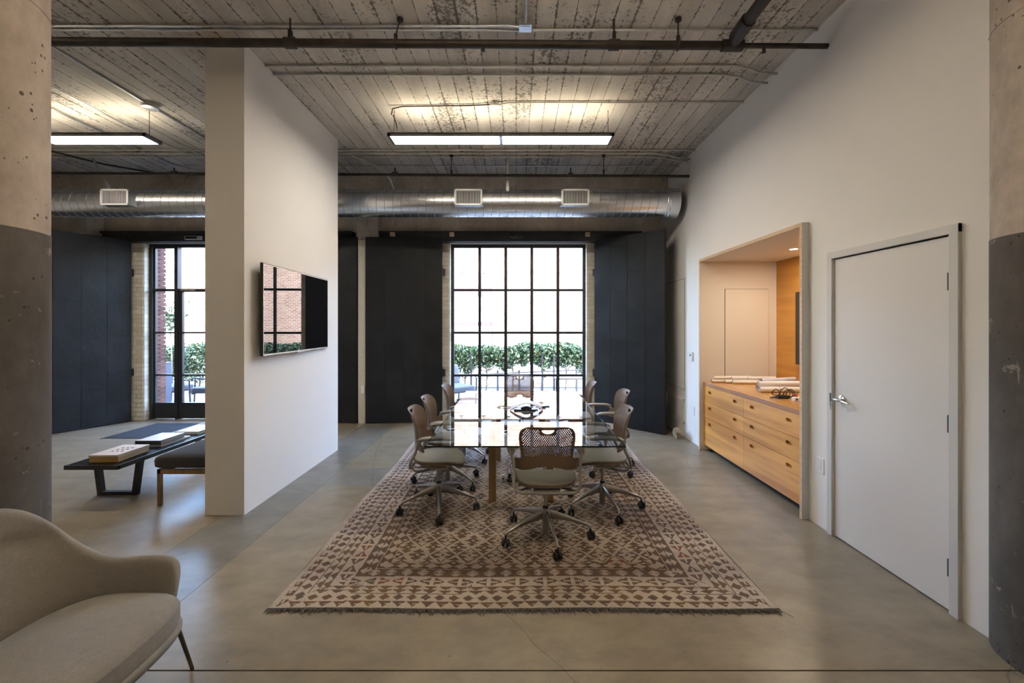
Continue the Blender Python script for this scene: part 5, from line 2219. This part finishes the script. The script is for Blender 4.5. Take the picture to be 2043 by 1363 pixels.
# railing with posts carrying the hedge
rl = empty('iron_railing', (0, 10.55, -.03))
tag(rl, 'dark iron railing in front of the hedge outside', 'railing')
for px in (940, 993, 1036, 1082, 1105, 1150, 880, 1200):
    X = (px - 1030) * 10.55 / 851
    MB().box(X - .022, X + .022, -.022, .022, 0, .98 if px in (940, 1082, 1105) else .55).build('post', M['steelblack'], rl, 0)
MB().tube([(-3.2, 0, .42), (-1, 0, .44), (2.4, 0, .60), (3.6, 0, .66)], .016, 8).build('handrail', M['steelblack'], rl)
MB().tube([(-3.2, 0, .12), (3.6, 0, .12)], .012, 8).build('lower_rail', M['steelblack'], rl)
# outdoor low table and chairs
ot = empty('patio_table', (1.33, 9.3, -.03))
tag(ot, 'small wooden patio table outside the big window', 'table')
MB().box(-.50, .50, -.25, .25, .50, .54).build('tabletop', mat('weathered_teak', (.12, .09, .07), .7, var=(8, .2)), ot, 0)
for sx in (-1, 1):
    for sy in (-1, 1):
        MB().box(sx * .48 - .012, sx * .48 + .012, sy * .23 - .012, sy * .23 + .012, 0, .5).build('leg', M['steelblack'], ot, 0)
M['patiocush'] = mat('blue_grey_outdoor_fabric', (.045, .052, .068), .9)


def patio_chair(x, y, rz, label):
    root = empty('patio_chair', (x, y, -.03), rz)
    tag(root, label, 'chair', 'patio lounge chairs outside')
    for sx in (-1, 1):
        MB().tube([(sx * .33, .30, 0), (sx * .33, .32, .30), (sx * .33, .33, .56), (sx * .33, .25, .60), (sx * .33, -.30, .56), (sx * .33, -.34, .50), (sx * .33, -.36, 0)], .016, 8).build('side_frame', M['steelblack'], root)
    for y_ in (-.30, .28):
        MB().tube([(-.33, y_, .28), (.33, y_, .28)], .014, 8).build('cross_bar', M['steelblack'], root)
    cushion('seat_cushion', -.30, .30, -.30, .34, .28, .40, M['patiocush'], root, .01, .03)
    c_ = cushion('back_cushion', -.30, .30, -.06, .06, -.22, .22, M['patiocush'], root, .0, .04)
    c_.location = (0, -.33, .58)
    c_.rotation_euler = (R(14), 0, 0)
    for k in range(5):
        MB().box(-.30 + k * .13, -.27 + k * .13, -.40, -.385, .3, .78).build('back_slat', M['steelblack'], root, 0)
    return root


patio_chair(-7.35, 9.0, R(-105), 'dark framed patio chair outside the garden door, left one')
patio_chair(-6.25, 8.9, R(95), 'dark framed patio chair outside the garden door, right one')
patio_chair(-1.30, 9.0, R(-140), 'dark framed patio chair outside at the lower left of the big window')
pl = empty('planter_post', (-6.72, 8.15, -.03))
tag(pl, 'blue grey slab post outside the garden door beside the red bricks', 'post')
bevel(MB().box(-.08, .06, -.10, .10, 0, .93).build('post_slab', mat('blue_grey_paint', (.045, .055, .08), .6), pl, 0), .006, 1)
MB().box(-.09, .07, -.11, .11, .93, .95).build('cap', mat('blue_grey_cap', (.06, .07, .09), .6), pl, 0)
# small leafy plant by the bricks
lp = empty('shrub', (-8.1, 10.0, -.03))
tag(lp, 'tall thin leafy twig beside the red bricks outside the garden door', 'plant')
leaf_object('foliage', leaves(260, lambda r: (r.normal(0, .14), r.normal(0, .12), 1.85 + r.normal(0, .22)), .05, 4), lp)
MB().tube(spline([(0, 0, 0), (.03, 0, .8), (-.02, .02, 1.5), (.03, 0, 2.1)], 12), .012, 6).build('stem', M['bark'], lp)
